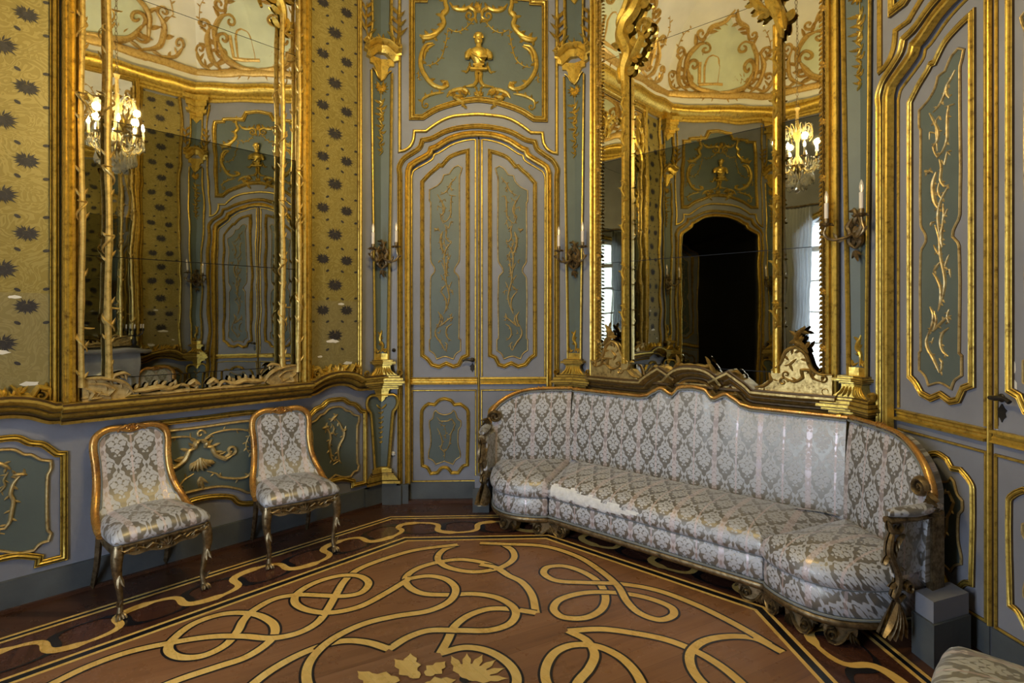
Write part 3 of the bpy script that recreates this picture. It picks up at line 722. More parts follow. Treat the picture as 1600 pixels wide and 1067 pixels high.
def door_leaf(name, parent, sgn, y0):
    root = empty(name, parent=None) if False else None
    T = (lambda pts: pts) if sgn < 0 else (lambda pts: mir(pts))
    zt = ARCHF
    half = [p for p in ARCHF if p[0] < UC-.006]
    body = [(AU+.004, .0)]+[(max(x, AU+.004), z-.004) for x, z in half]+[(UC-.006, ARCH[-1][1]-.004), (UC-.006, 0)]
    bottom = .005
    mb = MB(); mb.fill(T([(x, max(z, bottom)) for x, z in body]), y0, .035)
    leaf = mb.build(name, 'paint', parent, smooth=False)
    # moulding round the leaf, raised frame, green field
    g = MB(); zr = Npx((700, 590.5))[0][1]; zb = Npx((700, 600.5))[0][1]
    edge = [(AU+.022, zr+.01)]+[(x+.020, z-.024) for x, z in half if x < UC-.05]+[(UC-.028, ARCH[-1][1]-.03), (UC-.028, zr+.01)]
    g.strip(T(cr(edge, 3, sharp=35)), mould(.018, .012, 1), o=y0)
    fr = Npx((659, 283), (670.5, 270.5), (681.8, 261), (685.5, 256.8), (690, 257.5), (702, 244.3), (717.4, 237.6), (730.5, 234.2), (730.5, 555.3), (722, 559), (716.4, 570.3), (708, 573), (696.8, 568.0), (685.5, 573.5), (674.3, 570.3), (666.8, 561), (659, 555.3))
    g.strip(T(cr(fr, 4, closed=True, sharp=35)), mould(.034, .024), closed=True, o=y0)
    # rail
    x0, x1 = AU+.012, UC-.014
    g.strip(T([(x0, (zr+zb)/2), (x1, (zr+zb)/2)]), mould(zr-zb+.006, .03, 2), o=y0)
    lo = Npx((645, 611), (742, 611))[0][1]; lb = .175
    g.strip(T([(x0+.012, lo), (x1-.012, lo), (x1-.012, lb), (x0+.012, lb)]), mould(.016, .012, 1), closed=True, o=y0)
    lz = lambda *p: zz(550, 560, 4.447, *p)
    low = lz((480,380),(500,340),(530,318),(570,325),(600,295),(640,283),(685,295),(710,325),(750,320),(785,345),(805,375),(800,745),(770,755),(735,800),(690,800),(665,770),(640,763),(615,770),(590,800),(545,805),(520,765),(485,750))
    g.strip(T(cr(low, 4, closed=True, sharp=35)), mould(.028, .02), closed=True, o=y0)
    g.build('leaf_moulding', 'gold', leaf)
    s_ = MB(); c_ = MB()
    fi = Npx((670.5, 295), (682, 289.3), (690, 281), (693, 272), (701.5, 270.5), (708, 261), (715.5, 257), (721.5, 261), (719.8, 268), (717.4, 275), (717.4, 405.4), (710.5, 418), (709.5, 424), (716.6, 433.5), (716.6, 529), (719.3, 531), (719.3, 548), (711.8, 553.4), (708, 561.5), (695, 557.4), (681.8, 561.5), (678, 553.4), (670.5, 548), (670.5, 531), (672.4, 529), (672.4, 433.5), (678.6, 424), (678, 417), (672.4, 407), (672.4, 315), (670.5, 312))
    fi2 = T(cr(fi, 3, closed=True, sharp=40)); s_.fill(fi2, y0+.002); c_.strip(fi2, mould(.014, .012, 1), closed=True, o=y0)
    li = lz((535,440),(560,420),(568,378),(580,366),(600,385),(640,396),(685,385),(702,366),(716,378),(730,420),(755,440),(755,475),(738,500),(735,600),(750,660),(750,690),(720,710),(700,742),(640,720),(580,742),(560,715),(530,700),(530,660),(545,600),(540,500),(535,475))
    li2 = T(cr(li, 3, closed=True, sharp=40)); s_.fill(li2, y0+.002); c_.strip(li2, mould(.014, .012, 1), closed=True, o=y0)
    s_.build('green_panel', 'sage', leaf, smooth=False)
    z4 = lambda *p: T(zz(650, 240, 5.93, *p)); z5 = lambda *p: T(zz(650, 410, 5.93, *p))
    w0 = .011
    for pts, w_, lv in (((370,205),(345,240),(320,265),(300,310),(270,350),(220,375)), w0, 5), (((320,265),(315,300),(330,340)), w0, 2), (((195,370),(215,405),(240,450),(258,490),(255,540),(225,570),(235,610),(250,635)), w0, 4), \
        (((365,385),(330,380),(322,430),(320,500),(318,560),(290,610),(245,640)), w0, 5), (((250,600),(240,430),(262,412),(278,438)), .007, 1), (((195,520),(200,478),(240,500)), .007, 0), (((265,650),(280,700),(275,770),(300,810),(330,805)), w0, 3), \
        (((280,660),(300,690),(320,625),(338,650)), .008, 1), (((325,815),(290,860),(270,900),(258,960),(265,1067)), w0, 6), (((245,715),(225,780),(230,850),(245,900),(262,925)), .016, 8), (((262,780),(258,830),(285,880)), .008, 2), \
        (((165,685),(185,700),(210,695)), .014, 3), (((290,900),(295,960),(280,1040)), .008, 3), (((320,935),(285,1000)), .008, 2), (((205,1010),(215,985)), .01, 1):
        c_.vine(z4(*pts), w_*1.25, y0+.002, lv, .026)
    for pts, w_, lv in (((235,0),(265,80),(275,180),(300,280),(305,330),(290,400),(262,470)), w0, 4), (((290,0),(280,80),(285,130)), .012, 7), (((225,110),(250,150),(272,180)), .008, 2), (((220,265),(250,300),(275,350),(275,420),(255,480)), w0, 2), \
        (((270,210),(225,260)), .012, 2), (((330,175),(310,220),(300,250)), .008, 2), (((310,260),(335,255),(340,300)), .007, 1), (((200,455),(225,500),(215,560),(190,600)), w0, 3), (((230,480),(245,530),(225,590),(185,590)), .009, 2), \
        (((190,600),(175,650),(190,700),(215,730),(240,770),(265,820)), .012, 3), (((225,590),(260,560),(310,520),(345,505)), .011, 3), (((330,470),(320,510),(330,545)), .009, 3), (((330,570),(290,600),(275,650),(290,700),(325,725)), .011, 3), \
        (((265,740),(285,760),(280,800),(265,820)), .009, 2), (((225,625),(210,665)), .007, 1):
        c_.vine(z5(*pts), w_*1.25, y0+.002, lv, .024)
    z3 = lambda *p: T(lz(*p))
    for pts, w_, lv in (((585,410),(610,440),(660,440),(690,425),(715,460),(700,500),(685,530),(680,580),(665,625),(638,660)), .010, 7), (((590,490),(610,530),(625,590),(612,630),(640,660),(640,705)), .010, 5), (((600,450),(640,480),(650,530),(640,560)), .005, 6):
        c_.vine(z3(*pts), w_*1.2, y0+.002, lv, .022)
    c_.build('leaf_ornament', 'gold_pale', leaf)
    p = MB(); p.mat = 0; p.fill(T([(AU+.004, .012), (UC-.006, .012), (UC-.006, .165), (AU+.004, .165)]), y0+.006, .006); p.build('kick_plinth', 'paint_dark', leaf, smooth=False)
    return leaf
def door(idx, wall, niche, label, hand=1):
    root = tag(empty('door_%d' % idx, W[wall].M), label, 'door', kind='structure')
    y0 = -.035-niche
    for sg in (-1, 1): door_leaf('door_leaf', root, sg, y0)
    mb = MB(); mb.strip([(UC, .17), (UC, ARCH[-1][1]-.03)], mould(.022, .022, 1), o=y0); mb.build('meeting_stile', 'gold', root)
    hb = MB(); HF = (lambda p: p) if hand > 0 else (lambda p: (2*UC-p[0],)+tuple(p[1:])); hx, hz = Npx((738, 562.5))[0]
    hb.tube([(hx, -y0-.0-.002, hz), (hx, -y0-.05, hz)], .009, 8)
    hb.tube([(hx+.012, -y0-.05, hz), (hx-.02, -y0-.055, hz+.002), (hx-.06, -y0-.05, hz+.006), (hx-.085, -y0-.05, hz-.008)], [.010, .012, .008, .011], 8, smooth=3)
    hb.ball((hx, -y0-.006, hz), .02, .008, .02)
    hb.v = [HF(p) for p in hb.v]; hb.build('door_handle', 'iron', root)
    eb = MB(); ex, ez = Npx((738, 574.5))[0]
    eb.fill([(ex+dx, ez+dz) for dx, dz in ((0, .04), (.012, .022), (.024, .012), (.016, 0), (.02, -.018), (.008, -.028), (0, -.045), (-.008, -.028), (-.02, -.018), (-.016, 0), (-.024, .012), (-.012, .022))], y0+.005, .005)
    eb.v = [HF(p) for p in eb.v]; eb.build('keyhole_plate', 'iron', root)
    if wall == 'east':
        ck = MB(); rc = random.Random(4)
        for cx_, cz_, w_, h_ in ((UC+.115, 1.385, .008, .03), (UC+.118, 1.29, .012, .045), (UC+.03, 1.10, .01, .02)):
            ck.add([flat(cx_+math.cos(t)*w_*rc.uniform(.6, 1), cz_+math.sin(t)*h_*rc.uniform(.7, 1), y0+.0015) for t in [i*PI/5 for i in range(10)]], [tuple(range(10))])
        ck.build('paint_chip', 'plaster_chip', root, smooth=False)
    return root
def door_module(name, idx, niche, label):
    w = door_wall(name, niche)
    if name == 'north': door_trim(w)
    else:
        for ch in list(wall_objs['north'].children): c_ = ch.copy(); COL.objects.link(c_); c_.parent = w
    wall_objs[name] = w
    if name != 'south': d = door(idx, name, niche, label, -1 if name == 'east' else 1)
    else: d = copy_tree(door_objs['north'], W[name].M); d.name = 'door_%d' % idx; d['label'] = label
    door_objs[name] = d
wall_objs = {}; door_objs = {}
door_module('north', 1, 0, 'double door with arched top in the frontal wall left of the sofa')
door_module('east', 2, 0, 'double door cut by right edge of picture, behind sofa arm')
door_module('south', 3, 0, 'double door behind the viewpoint')
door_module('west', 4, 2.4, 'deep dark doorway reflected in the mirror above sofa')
for nm in ('northeast', 'southeast', 'northwest'): wall_objs[nm] = plain_wall(nm)
# ---------------------------------------------------------------- corner pilasters, folded round each corner
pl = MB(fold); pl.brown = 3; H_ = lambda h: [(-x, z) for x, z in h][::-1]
def sym(h): return list(h)+[(-x, z) for x, z in h[::-1] if abs(x) > 1e-6]
# painted back strip and plinth block
pl.mat = 2; pl.fill(sym([(.165, 0), (.165, .165)]), .05, .05); pl.fill(sym([(.125, .165), (.125, .19)]), .055, .05)
pl.mat = 0
def bandz(hw, z0, z1, o_): pl.fill(sym([(hw, z0), (hw, z1)]), o_, o_)
for hw0, hw1, z0, z1, o_ in ((.15, .15, .19, .215, .075), (.14, .105, .215, .26, .06), (.10, .10, .26, .275, .06), (.085, .085, .275, .31, .045)): pl.fill(sym([(hw0, z0), (hw1, z1)]), o_, o_)
lower = cr(sym([(.062, .31), (.066, .36), (.085, .60), (.098, .76), (.105, .80), (.128, .83), (.142, .875), (.130, .925), (.10, .945), (.07, .945)]), 4, closed=True, sharp=75)
pl.strip(lower, mould(.03, .025, 1), closed=True, o=.02)
pl.mat = 1; pl.fill(lower, .018, .018); pl.mat = 0
pl.fill(sym([(.0, .885), (.02, .90), (.035, .925), (.055, .935), (.06, .97), (.075, 1.0)])[0:], .04, .03)
for d in (-1, 1): pl.stroke(cr([(d*.045, .865), (d*.03, .845), (0, .82)], 4), .016, .014, .02)
for k in range(7):
    z = .80-k*.042
    for d in (-1, 1): pl.leaf(0, z-.02, PI/2+d*(.9+.2*(k % 2)), .032-.002*k, .014, .02)
    pl.stroke([(0, z+.01), (.001, z-.03)], .012, .012, .02)
# ledge return, pedestal with volutes
for hw, z0, z1, o_ in ((.135, 1.0, 1.03, .08), (.16, 1.03, 1.05, .105), (.178, 1.05, 1.07, .125), (.165, 1.07, 1.095, .11), (.145, 1.095, 1.115, .09)): bandz(hw, z0, z1, o_)
pl.mat = 3  # thin brown lines at the undercuts, shade put into the colour
for hw, z, o_ in ((.136, 1.012, .081), (.162, 1.033, .106), (.179, 1.052, .126), (.167, 1.074, .112), (.147, 1.098, .093), (.137, 1.114, .091)): pl.fill(sym([(hw, z-.0025), (hw, z+.0025)]), o_, o_)
for hw, z, o_ in ((.082, 1.203, .077), (.106, 1.219, .101), (.106, 1.231, .101), (.087, 1.246, .082), (.151, .213, .076), (.106, .262, .062), (.101, .275, .061)): pl.fill(sym([(hw, z-.002), (hw, z+.002)]), o_, o_)
pl.mat = 0
pl.fill(sym(cr([(.13, 1.115), (.10, 1.135), (.075, 1.16), (.068, 1.185), (.07, 1.20)], 3)), .07, .07)
for k in range(-3, 4): pl.stroke(cr([(k*.032, 1.12), (k*.022, 1.15), (k*.017, 1.185)], 3), .014, .016, .07)
for d in (-1, 1): pl.spiral(d*.145, 1.142, .026, 1.3, -PI/2 if d > 0 else -PI/2, .016, .05, d, .04)
for hw, z0, z1, o_ in ((.08, 1.20, 1.215, .075), (.105, 1.215, 1.235, .10), (.085, 1.235, 1.25, .08)): bandz(hw, z0, z1, o_)
# shaft: two tapering gilt strips over a green field
sh = [(.066, 1.25), (.070, 1.6), (.088, 2.8), (.100, 3.72)]
pl.fill(sym([(.066, 1.25), (.067, 1.30)]), .03, .03)
pl.mat = 1; pl.fill(sym(sh), .015, .015); pl.mat = 0
for d in (-1, 1): pl.strip([(d*(x-.006), z) for x, z in sh], mould(.028, .024, 1), o=.012)
for d in (-1, 1):
    pl.scroll([(d*.01, 1.33), (d*.035, 1.31), (d*.045, 1.345)], .014, .015, .016, 1, d)
pl.scroll([(.0, 1.31), (.012, 1.37), (-.012, 1.42), (.008, 1.50)], .026, .015, .024, 4, 0, L=.035)
# medallion, flower and drop
pl.fill(sym(cr([(0, 3.66), (.03, 3.68), (.052, 3.72), (.062, 3.76), (.075, 3.78), (.11, 3.78), (.11, 3.84)], 3)), .03, .03)
pl.strip(cr([(-.085, 3.74), (-.058, 3.72), (-.03, 3.675), (0, 3.655), (.03, 3.675), (.058, 3.72), (.085, 3.74)], 4), mould(.018, .02, 1), o=.02)
for k in range(11): a = -PI/2+(k-5)*.5; pl.leaf(0, 3.60, a, .062, .022, .02)
pl.stroke([(-.015, 3.60), (.015, 3.601)], .03, .03, .02, .5, .5); pl.stroke([(0, 3.58), (0, 3.48)], .02, .016, .018)
rr = random.Random(5)
for k in range(9):
    z = 3.46-k*.052; s_ = 1 if k % 2 else -1; sc = 1-.05*k
    for d in (-1, 1): pl.leaf(s_*.008, z, PI/2+d*rr.uniform(.5, 1.3), .06*sc, .026*sc, .018)
    pl.scroll([(s_*.02*sc, z+.02), (-s_*.012, z), (s_*.015, z-.035)], .022*sc, .018, .018)
# capital, laurels and the part above it
cap = cr([(-.17, 3.87), (-.12, 3.86), (-.075, 3.90), (-.04, 3.93), (0, 3.935), (.04, 3.93), (.075, 3.90), (.12, 3.86), (.17, 3.87)], 3)
pl.strip(cap, [(0, 0), (0, .05), (.015, .055), (.02, .075), (.035, .09), (.045, .10), (.05, .10), (.055, 0)])
pl.strip([(x*.86, z-.045) for x, z in cap], [(0, 0), (0, .045), (.03, .06), (.04, .06), (.045, 0)])
for d in (-1, 1):
    for k in range(4): pl.leaf(d*(.03+.035*k), 3.955-.012*k, PI/2+d*(.2+.3*k)*-1, .05, .028, .06)
    pl.scroll([(d*.10, 3.93), (d*.14, 3.96), (d*.175, 3.93)], .03, .05, .03, 2, -d)
    pl.leaf(0, 3.965, PI/2+d*.4, .07, .03, .07)
    pl.strip(cr([(d*.115, 3.95), (d*.10, 4.02), (d*.085, 4.12), (d*.088, 4.3), (d*.088, 4.6)], 4), mould(.032, .03, 1), o=.015)
    pl.stroke(cr([(d*.125, 3.95), (d*.15, 4.08), (d*.14, 4.28)], 4), .018, .03, .02)
    for k in range(7): pl.leaf(d*.14, 3.98+k*.042, PI/2-d*(.55 if k % 2 else -.55), .13-.008*k, .028, .03, .02, -.2*d if k % 2 else .2*d)
pl.mat = 1; pl.fill(sym([(.08, 3.93), (.08, 4.62)]), .012, .012); pl.mat = 0
pl.fill(sym([(0, 4.36), (.02, 4.375), (.05, 4.41), (.085, 4.42), (.085, 4.46)]), .035, .03)
for hw, z0, z1, o_ in ((.10, 4.46, 4.49, .06), (.14, 4.49, 4.53, .09), (.11, 4.53, 4.58, .07), (.13, 4.58, 4.64, .09), (.16, 4.64, 4.70, .13)): bandz(hw, z0, z1, o_)
proto = None; corners = {}
PLAB = {'north': 'folded gilt pilaster between left mirror wall and frontal door', 'northeast': 'folded gilt pilaster between frontal door and mirror above sofa', 'east': 'folded gilt pilaster at right between mirror and far right door',
        'southeast': 'folded pilaster beside fireplace wall, seen only reflected', 'south': 'folded pilaster behind viewpoint to the right', 'southwest': 'folded pilaster behind viewpoint by the window', 'west': 'folded pilaster between window and dark doorway, reflected', 'northwest': 'folded pilaster left of the left mirror wall, out of frame'}
for i, k in enumerate(ORDER):
    w = W[k]; Mx = at(w.o[0], w.o[1], 0, math.radians(w.th+22.5)); corners[k] = Mx
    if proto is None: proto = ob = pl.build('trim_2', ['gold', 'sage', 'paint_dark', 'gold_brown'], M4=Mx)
    else: ob = proto.copy(); COL.objects.link(ob); ob.matrix_world = Mx; ob.name = 'trim_%d' % (i+2)
    tag(ob, PLAB[k], 'pilaster', 'corner pilasters', 'structure')
# baseboards on the mirror walls and skirting line along the floor
for k in ('northeast', 'southeast', 'southwest', 'northwest'):
    mb = MB(); L = W[k].L; mb.box(.0, L, -.03, .001, 0, .165); mb.mat = 1; mb.box(.0, L, -.052, -.029, 0, .018)
    tag(mb.build('baseboard_'+k, ['paint_dark', 'base_wood'], smooth=False, M4=W[k].M), 'grey green baseboard of the %s wall' % k, 'baseboard', kind='structure')
for k in ('north', 'east', 'south', 'west'):
    mb = MB(); mb.box(.17, AU, -.03, .001, 0, .165); mb.box(2*UC-AU, DL-.17, -.03, .001, 0, .165); mb.mat = 1; mb.box(AU, 2*UC-AU, -.03, .03, 0, .022)
    tag(mb.build('baseboard_'+k, ['paint_dark', 'base_wood'], smooth=False, M4=W[k].M), 'grey green baseboard either side of the %s door' % k, 'baseboard', kind='structure')

# ---------------------------------------------------------------- long mirror wall: silk panels, ledge, dado panels
NWc = LL/2
def silk_wall(parent):
    for cxs in (.440, LL-.440):
        s_ = MB(); x0, x1 = cxs-.205, cxs+.205
        s_.fill([(x0, 1.74), (x1, 1.74), (x1, 4.62), (x0, 4.62)], .008, .006); s_.mat = 1; s_.fill([(x0, 1.06), (x1, 1.06), (x1, 1.745), (x0, 1.745)], .009, .006)
        s_.mat = 2; r = random.Random(int(cxs*10))
        def burst(x, z, R, lean=0):
            for k in range(30):
                a = PI/2+.22+k/29*(2*PI-.44)+r.uniform(-.03, .03); rr = R*(.9+.18*math.sin(k*2.4))*(1+.12*abs(math.cos(a)))
                c_, d_ = math.cos(a), math.sin(a)*.84; w_ = .0054
                s_.add([flat(x+c_*R*.16+lean*0, z+d_*R*.16+R*.12, .0108), flat(x+c_*rr*.6-d_*w_, z+d_*rr*.6+c_*w_, .0108), flat(x+c_*rr, z+d_*rr, .0108), flat(x+c_*rr*.6+d_*w_, z+d_*rr*.6-c_*w_, .0108)], [(0, 1, 2, 3)])
            s_.add([flat(x+math.cos(t)*R*.30, z+math.sin(t)*R*.26, .0106) for t in [i*PI/6 for i in range(12)]], [tuple(range(12))])
        def oval(x, z, a=.6):
            c_, d_ = math.cos(a), math.sin(a)
            s_.add([flat(x+c_*math.cos(t)*.016-d_*math.sin(t)*.009, z+d_*math.cos(t)*.016+c_*math.sin(t)*.009, .0107) for t in [i*PI/6 for i in range(12)]], [tuple(range(12))])
        zb = 1.465
        for k in range(9):
            z = zb+k*.408
            if z < 4.58:
                burst(cxs, z, .068)
                for d in (-1, 1):
                    for e in (-1, 1): oval(cxs+d*.066, z+e*.112, -d*.5)
            z2 = z+.204
            if z2 < 4.58:
                for d in (-1, 1): burst(cxs+d*.105, z2, .056); oval(cxs+d*.19, z2+.10, .2*d); oval(cxs+d*.19, z2-.09, .2*d)
        s_.mat = 3; rp_ = random.Random(9)
        for px_, pz_, pw_, ph_ in ((.02, 1.19, .05, .016), (.12, 1.235, .05, .020), (-.02, 1.42, .07, .018), (.055, 1.72, .035, .014), (-.13, 1.30, .03, .012)):
            s_.add([flat(cxs+px_+math.cos(t)*pw_*rp_.uniform(.6, 1), pz_+math.sin(t)*ph_*rp_.uniform(.5, 1), .0112) for t in [i*PI/6 for i in range(12)]], [tuple(range(12))])
        s_.build('silk_panel', ['silk', 'silk_low', 'motif', 'plaster_chip'], parent, smooth=False)
        g = MB()
        for d in (-1, 1): g.strip([(cxs+d*.225, 1.08), (cxs+d*.225, 4.66)], mould(.042, .04))
        # carved cresting at the foot of the silk
        zr = 1.125
        for d in (-1, 1):
            X = lambda *p: [(cxs+d*x, z) for x, z in p]
            g.scroll(X((.205, 1.13), (.20, 1.20), (.155, 1.215), (.125, 1.165), (.075, 1.165), (.055, 1.21), (.035, 1.235)), .03, .012, .05, 3, -d, L=.03)
            g.spiral(cxs+d*.165, 1.165, .03, 1.2, PI/2, .016, .02, -d, .03)
            for k in range(4): g.leaf(cxs+d*(.03+.012*k), 1.15+.012*k, PI/2-d*(.2+.3*k), .06, .022, .03)
        g.stroke([(cxs-.055, 1.15), (cxs, 1.152), (cxs+.055, 1.15)], .05, .05, .01)
        for a in (-.5, 0, .5): g.leaf(cxs, 1.17, PI/2+a, .06, .024, .04)
        g.fill([(cxs-.225, 1.09), (cxs+.225, 1.09), (cxs+.225, 1.13), (cxs+.13, 1.15), (cxs, 1.17), (cxs-.13, 1.15), (cxs-.225, 1.13)], .03, .03)
        g.build('silk_frame', 'gold', parent)
    # ledge
    g = MB(); c0 = NWc
    sw = [(.0, 1.0), (.215, 1.0), (.26, 1.005), (.34, 1.045), (.44, 1.06), (.54, 1.045), (.63, 1.005), (.69, 1.0)]
    for s in (1, -1):
        p = cr(sw, 4, sharp=80); p = p if s > 0 else [(LL-x, z) for x, z in p[::-1]]
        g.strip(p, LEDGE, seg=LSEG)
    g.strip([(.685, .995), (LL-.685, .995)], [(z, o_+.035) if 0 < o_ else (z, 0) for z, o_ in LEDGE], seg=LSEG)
    g.build('moulded_ledge', 'gold', parent)
    # dado panels
    g = MB(); s_ = MB(); q = MB()
    for pc, d in ((.435, 1), (LL-.435, -1)):
        X = lambda pts: [(pc+d*x, z) for x, z in pts]
        hp = [(0, .945), (.07, .94), (.12, .905), (.135, .90), (.18, .885), (.24, .822), (.275, .815), (.275, .215), (.16, .215), (.165, .25), (.14, .262), (.07, .29), (0, .295)]
        ring = [(-x, z) for x, z in hp[::-1]][1:-1]+hp
        ring = [(x, z) for x, z in hp]+[(-x, z) for x, z in hp[::-1] if x > 1e-6]
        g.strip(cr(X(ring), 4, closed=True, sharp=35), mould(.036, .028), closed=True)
        ip = [(0, .885), (.06, .875), (.10, .842), (.13, .835), (.17, .80), (.215, .785), (.215, .74), (.20, .70), (.20, .40), (.215, .37), (.205, .33), (.17, .325), (.14, .295), (.08, .30), (0, .335)]
        ir = cr(X(ip+[(-x, z) for x, z in ip[::-1] if x > 1e-6]), 4, closed=True, sharp=40)
        s_.fill(ir, .004, .003); q.strip(ir, mould(.020, .018, 1), closed=True)
        Y = lambda *pts: [(pc+d*(x/7.115-92)/100*0+pc*0+0, 0) for x, y in pts]
        def V(*pts):
            out = []
            for x, y in pts:
                u_, z_ = WNW_px(x/7.115+430, y/7.115+640)
                du = (u_-(LL-.435)); out.append((pc+du*(-d if d > 0 else 1), z_))
            return out
        for pts, w_, b_ in ((((690,50),(650,85),(610,135)), .022, 3), (((665,95),(710,150),(735,210),(760,250),(750,310),(720,370),(695,430),(695,500),(710,560),(640,610)), .018, 6), (((540,185),(590,240),(610,320),(595,380),(605,460),(615,530),(640,570),(700,550)), .020, 8), (((620,150),(645,200),(640,250),(680,300)), .010, 4), (((520,210),(560,190),(600,185)), .02, 3), (((735,240),(790,215)), .016, 2)):
            q.scroll(V(*pts), w_, .004, .016, b_, 0, L=.03)
    # wide central dado panel
    hp = [(0, .925), (.34, .925), (.42, .90), (.49, .84), (.49, .36), (.46, .30), (.36, .27), (.28, .28), (.24, .30), (.20, .345), (.10, .375), (0, .385)]
    ring = cr([(NWc+x, z) for x, z in hp]+[(NWc-x, z) for x, z in hp[::-1] if x > 1e-6], 5, closed=True, sharp=55)
    g.strip(ring, mould(.036, .03), closed=True)
    ip = [(0, .865), (.32, .865), (.40, .84), (.43, .79), (.43, .40), (.40, .355), (.33, .345), (.25, .39), (.13, .435), (0, .445)]
    ir = cr([(NWc+x, z) for x, z in ip]+[(NWc-x, z) for x, z in ip[::-1] if x > 1e-6], 5, closed=True, sharp=55)
    s_.fill(ir, .004, .003); q.strip(ir, mould(.022, .020, 1), closed=True)
    for d in (-1, 1):
        X = lambda *p: [(NWc+d*x, z) for x, z in p]
        q.scroll(X((.03, .79), (.09, .815), (.2, .82), (.3, .80), (.36, .76)), .015, .004, .015, 4, 0, L=.03)
        q.scroll(X((.34, .83), (.33, .78), (.37, .72), (.41, .70)), .022, .004, .018, 3, 0)
        q.vine(X((.33, .77), (.30, .70), (.32, .64), (.37, .60)), .007, .004, 9, .028)
        q.scroll(X((.36, .63), (.385, .58), (.37, .53), (.31, .47), (.25, .465), (.13, .50), (.10, .53), (.04, .56)), .018, .004, .016, 6, 0, ends=(d, 0), L=.03)
        q.scroll(X((.02, .73), (.07, .72), (.10, .66), (.16, .62), (.21, .64)), .032, .004, .026, 6, d, ends=(0, d), L=.05)
        q.scroll(X((.0, .78), (.035, .76), (.03, .72)), .03, .006, .03, 2, d)
        for k in range(4): q.leaf(NWc+d*.012*k, .66-.01*k, -PI/2+d*(.15+.25*k), .09-.012*k, .04, .006, .02)
        q.leaf(NWc, .53, -PI/2+d*.45, .07, .025, .004)
    q.spiral(NWc, .82, .03, 1, 0, .016, .004); q.leaf(NWc, .52, -PI/2, .08, .03, .004)
    g.build('dado_moulding', 'gold', parent); s_.build('green_panel', 'sage', parent, smooth=False); q.build('dado_relief', 'gold_pale', parent)
def WNW_px(x, y):
    r = (x-800)/FPX; w = WNW; t = (r*w.o[1]-w.o[0])/(w.u[0]-r*w.u[1]); d = w.o[1]+t*w.u[1]; return (t, EYE-(y-Y0)/FPX*d)
silk_wall(wall_objs['northwest'])
for ch in list(wall_objs['northwest'].children): c_ = ch.copy(); COL.objects.link(c_); c_.parent = wall_objs['southeast']
# short mirror wall (behind the sofa): ledge and thin side mouldings
SC = 1.125
g = MB()
hp = [(0, 1.135), (.085, 1.12), (.16, 1.045), (.26, 1.10), (.32, 1.06), (.37, 1.015), (.43, 1.0), (.93, 1.0)]
lp = [(SC-x, z) for x, z in hp[::-1]]+[(SC+x, z) for x, z in hp[1:]]
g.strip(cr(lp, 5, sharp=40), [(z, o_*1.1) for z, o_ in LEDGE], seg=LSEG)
g.strip([(.06, 1.0), (SL-.06, 1.0)], [(z, o_*.6) for z, o_ in LEDGE])
g.build('moulded_ledge', 'gold_aged', wall_objs['northeast'])
g = MB()
for x in (.155, SL-.125): g.strip([(x, 1.13), (x, 4.65)], mould(.012, .008, 1))
g.build('thin_moulding', 'paint', wall_objs['northeast'])

# ---------------------------------------------------------------- mirrors
def pane(mb, x0, x1, z0, z1, o_, tilt=0):
    mb.add([flat(x0, z0, o_+tilt), flat(x1, z0, o_+tilt*.4), flat(x1, z1, o_), flat(x0, z1, o_-.0005), flat(x0, z0, o_-.004), flat(x1, z0, o_-.004), flat(x1, z1, o_-.004), flat(x0, z1, o_-.004)], [(0, 1, 2, 3), (4, 5, 6, 7), (0, 1, 5, 4), (1, 2, 6, 5), (2, 3, 7, 6), (3, 0, 4, 7)])
def trunk(mb, x, o_, z0, z1, r0, seed, n=None):
    rd = random.Random(seed); pts = []; rr = []; K = 26
    for i in range(K+1):
        t = i/K; pts.append((x+.004*math.sin(t*17+seed), -o_+.003*math.cos(t*13), z0+(z1-z0)*t)); rr.append(r0*(1.12-.2*t)*(1+.22*(1 if i % 4 == 0 else 0)))
    mb.tube(pts, rr, 9)
    n = n or int((z1-z0)/.16)
    for k in range(n):
        z = z0+.08+(z1-z0-.1)*k/n+rd.uniform(-.02, .02)
        for d in (-1, 1):
            if rd.random() < .6:
                mb.blade((x+d*r0*.6, -o_-.006, z+rd.uniform(-.015, .015)), (d*rd.uniform(.35, .7), -.25, 1), rd.uniform(.035, .06), .013, up=(0, -1, 0), curl=-.35)
    for k in range(max(1, n//4)):                              # tendrils winding round the stem
        z = z0+.2+(z1-z0-.4)*(k+rd.random()*.5)/max(1, n//4); pts = []; d = 1 if k % 2 else -1
        for i in range(15): a = d*i/14*2.2*PI*.75+k; q = r0*1.5; pts.append((x+math.cos(a)*q*1.15, -o_+math.sin(a)*q, z+i*.010))
        mb.tube(pts, [.004+.003*math.sin(PI*i/14) for i in range(15)], 5)
        e = pts[-1]; mb.blade(e, (-d*.9, -.4, -.5), .05, .03, curl=.4)
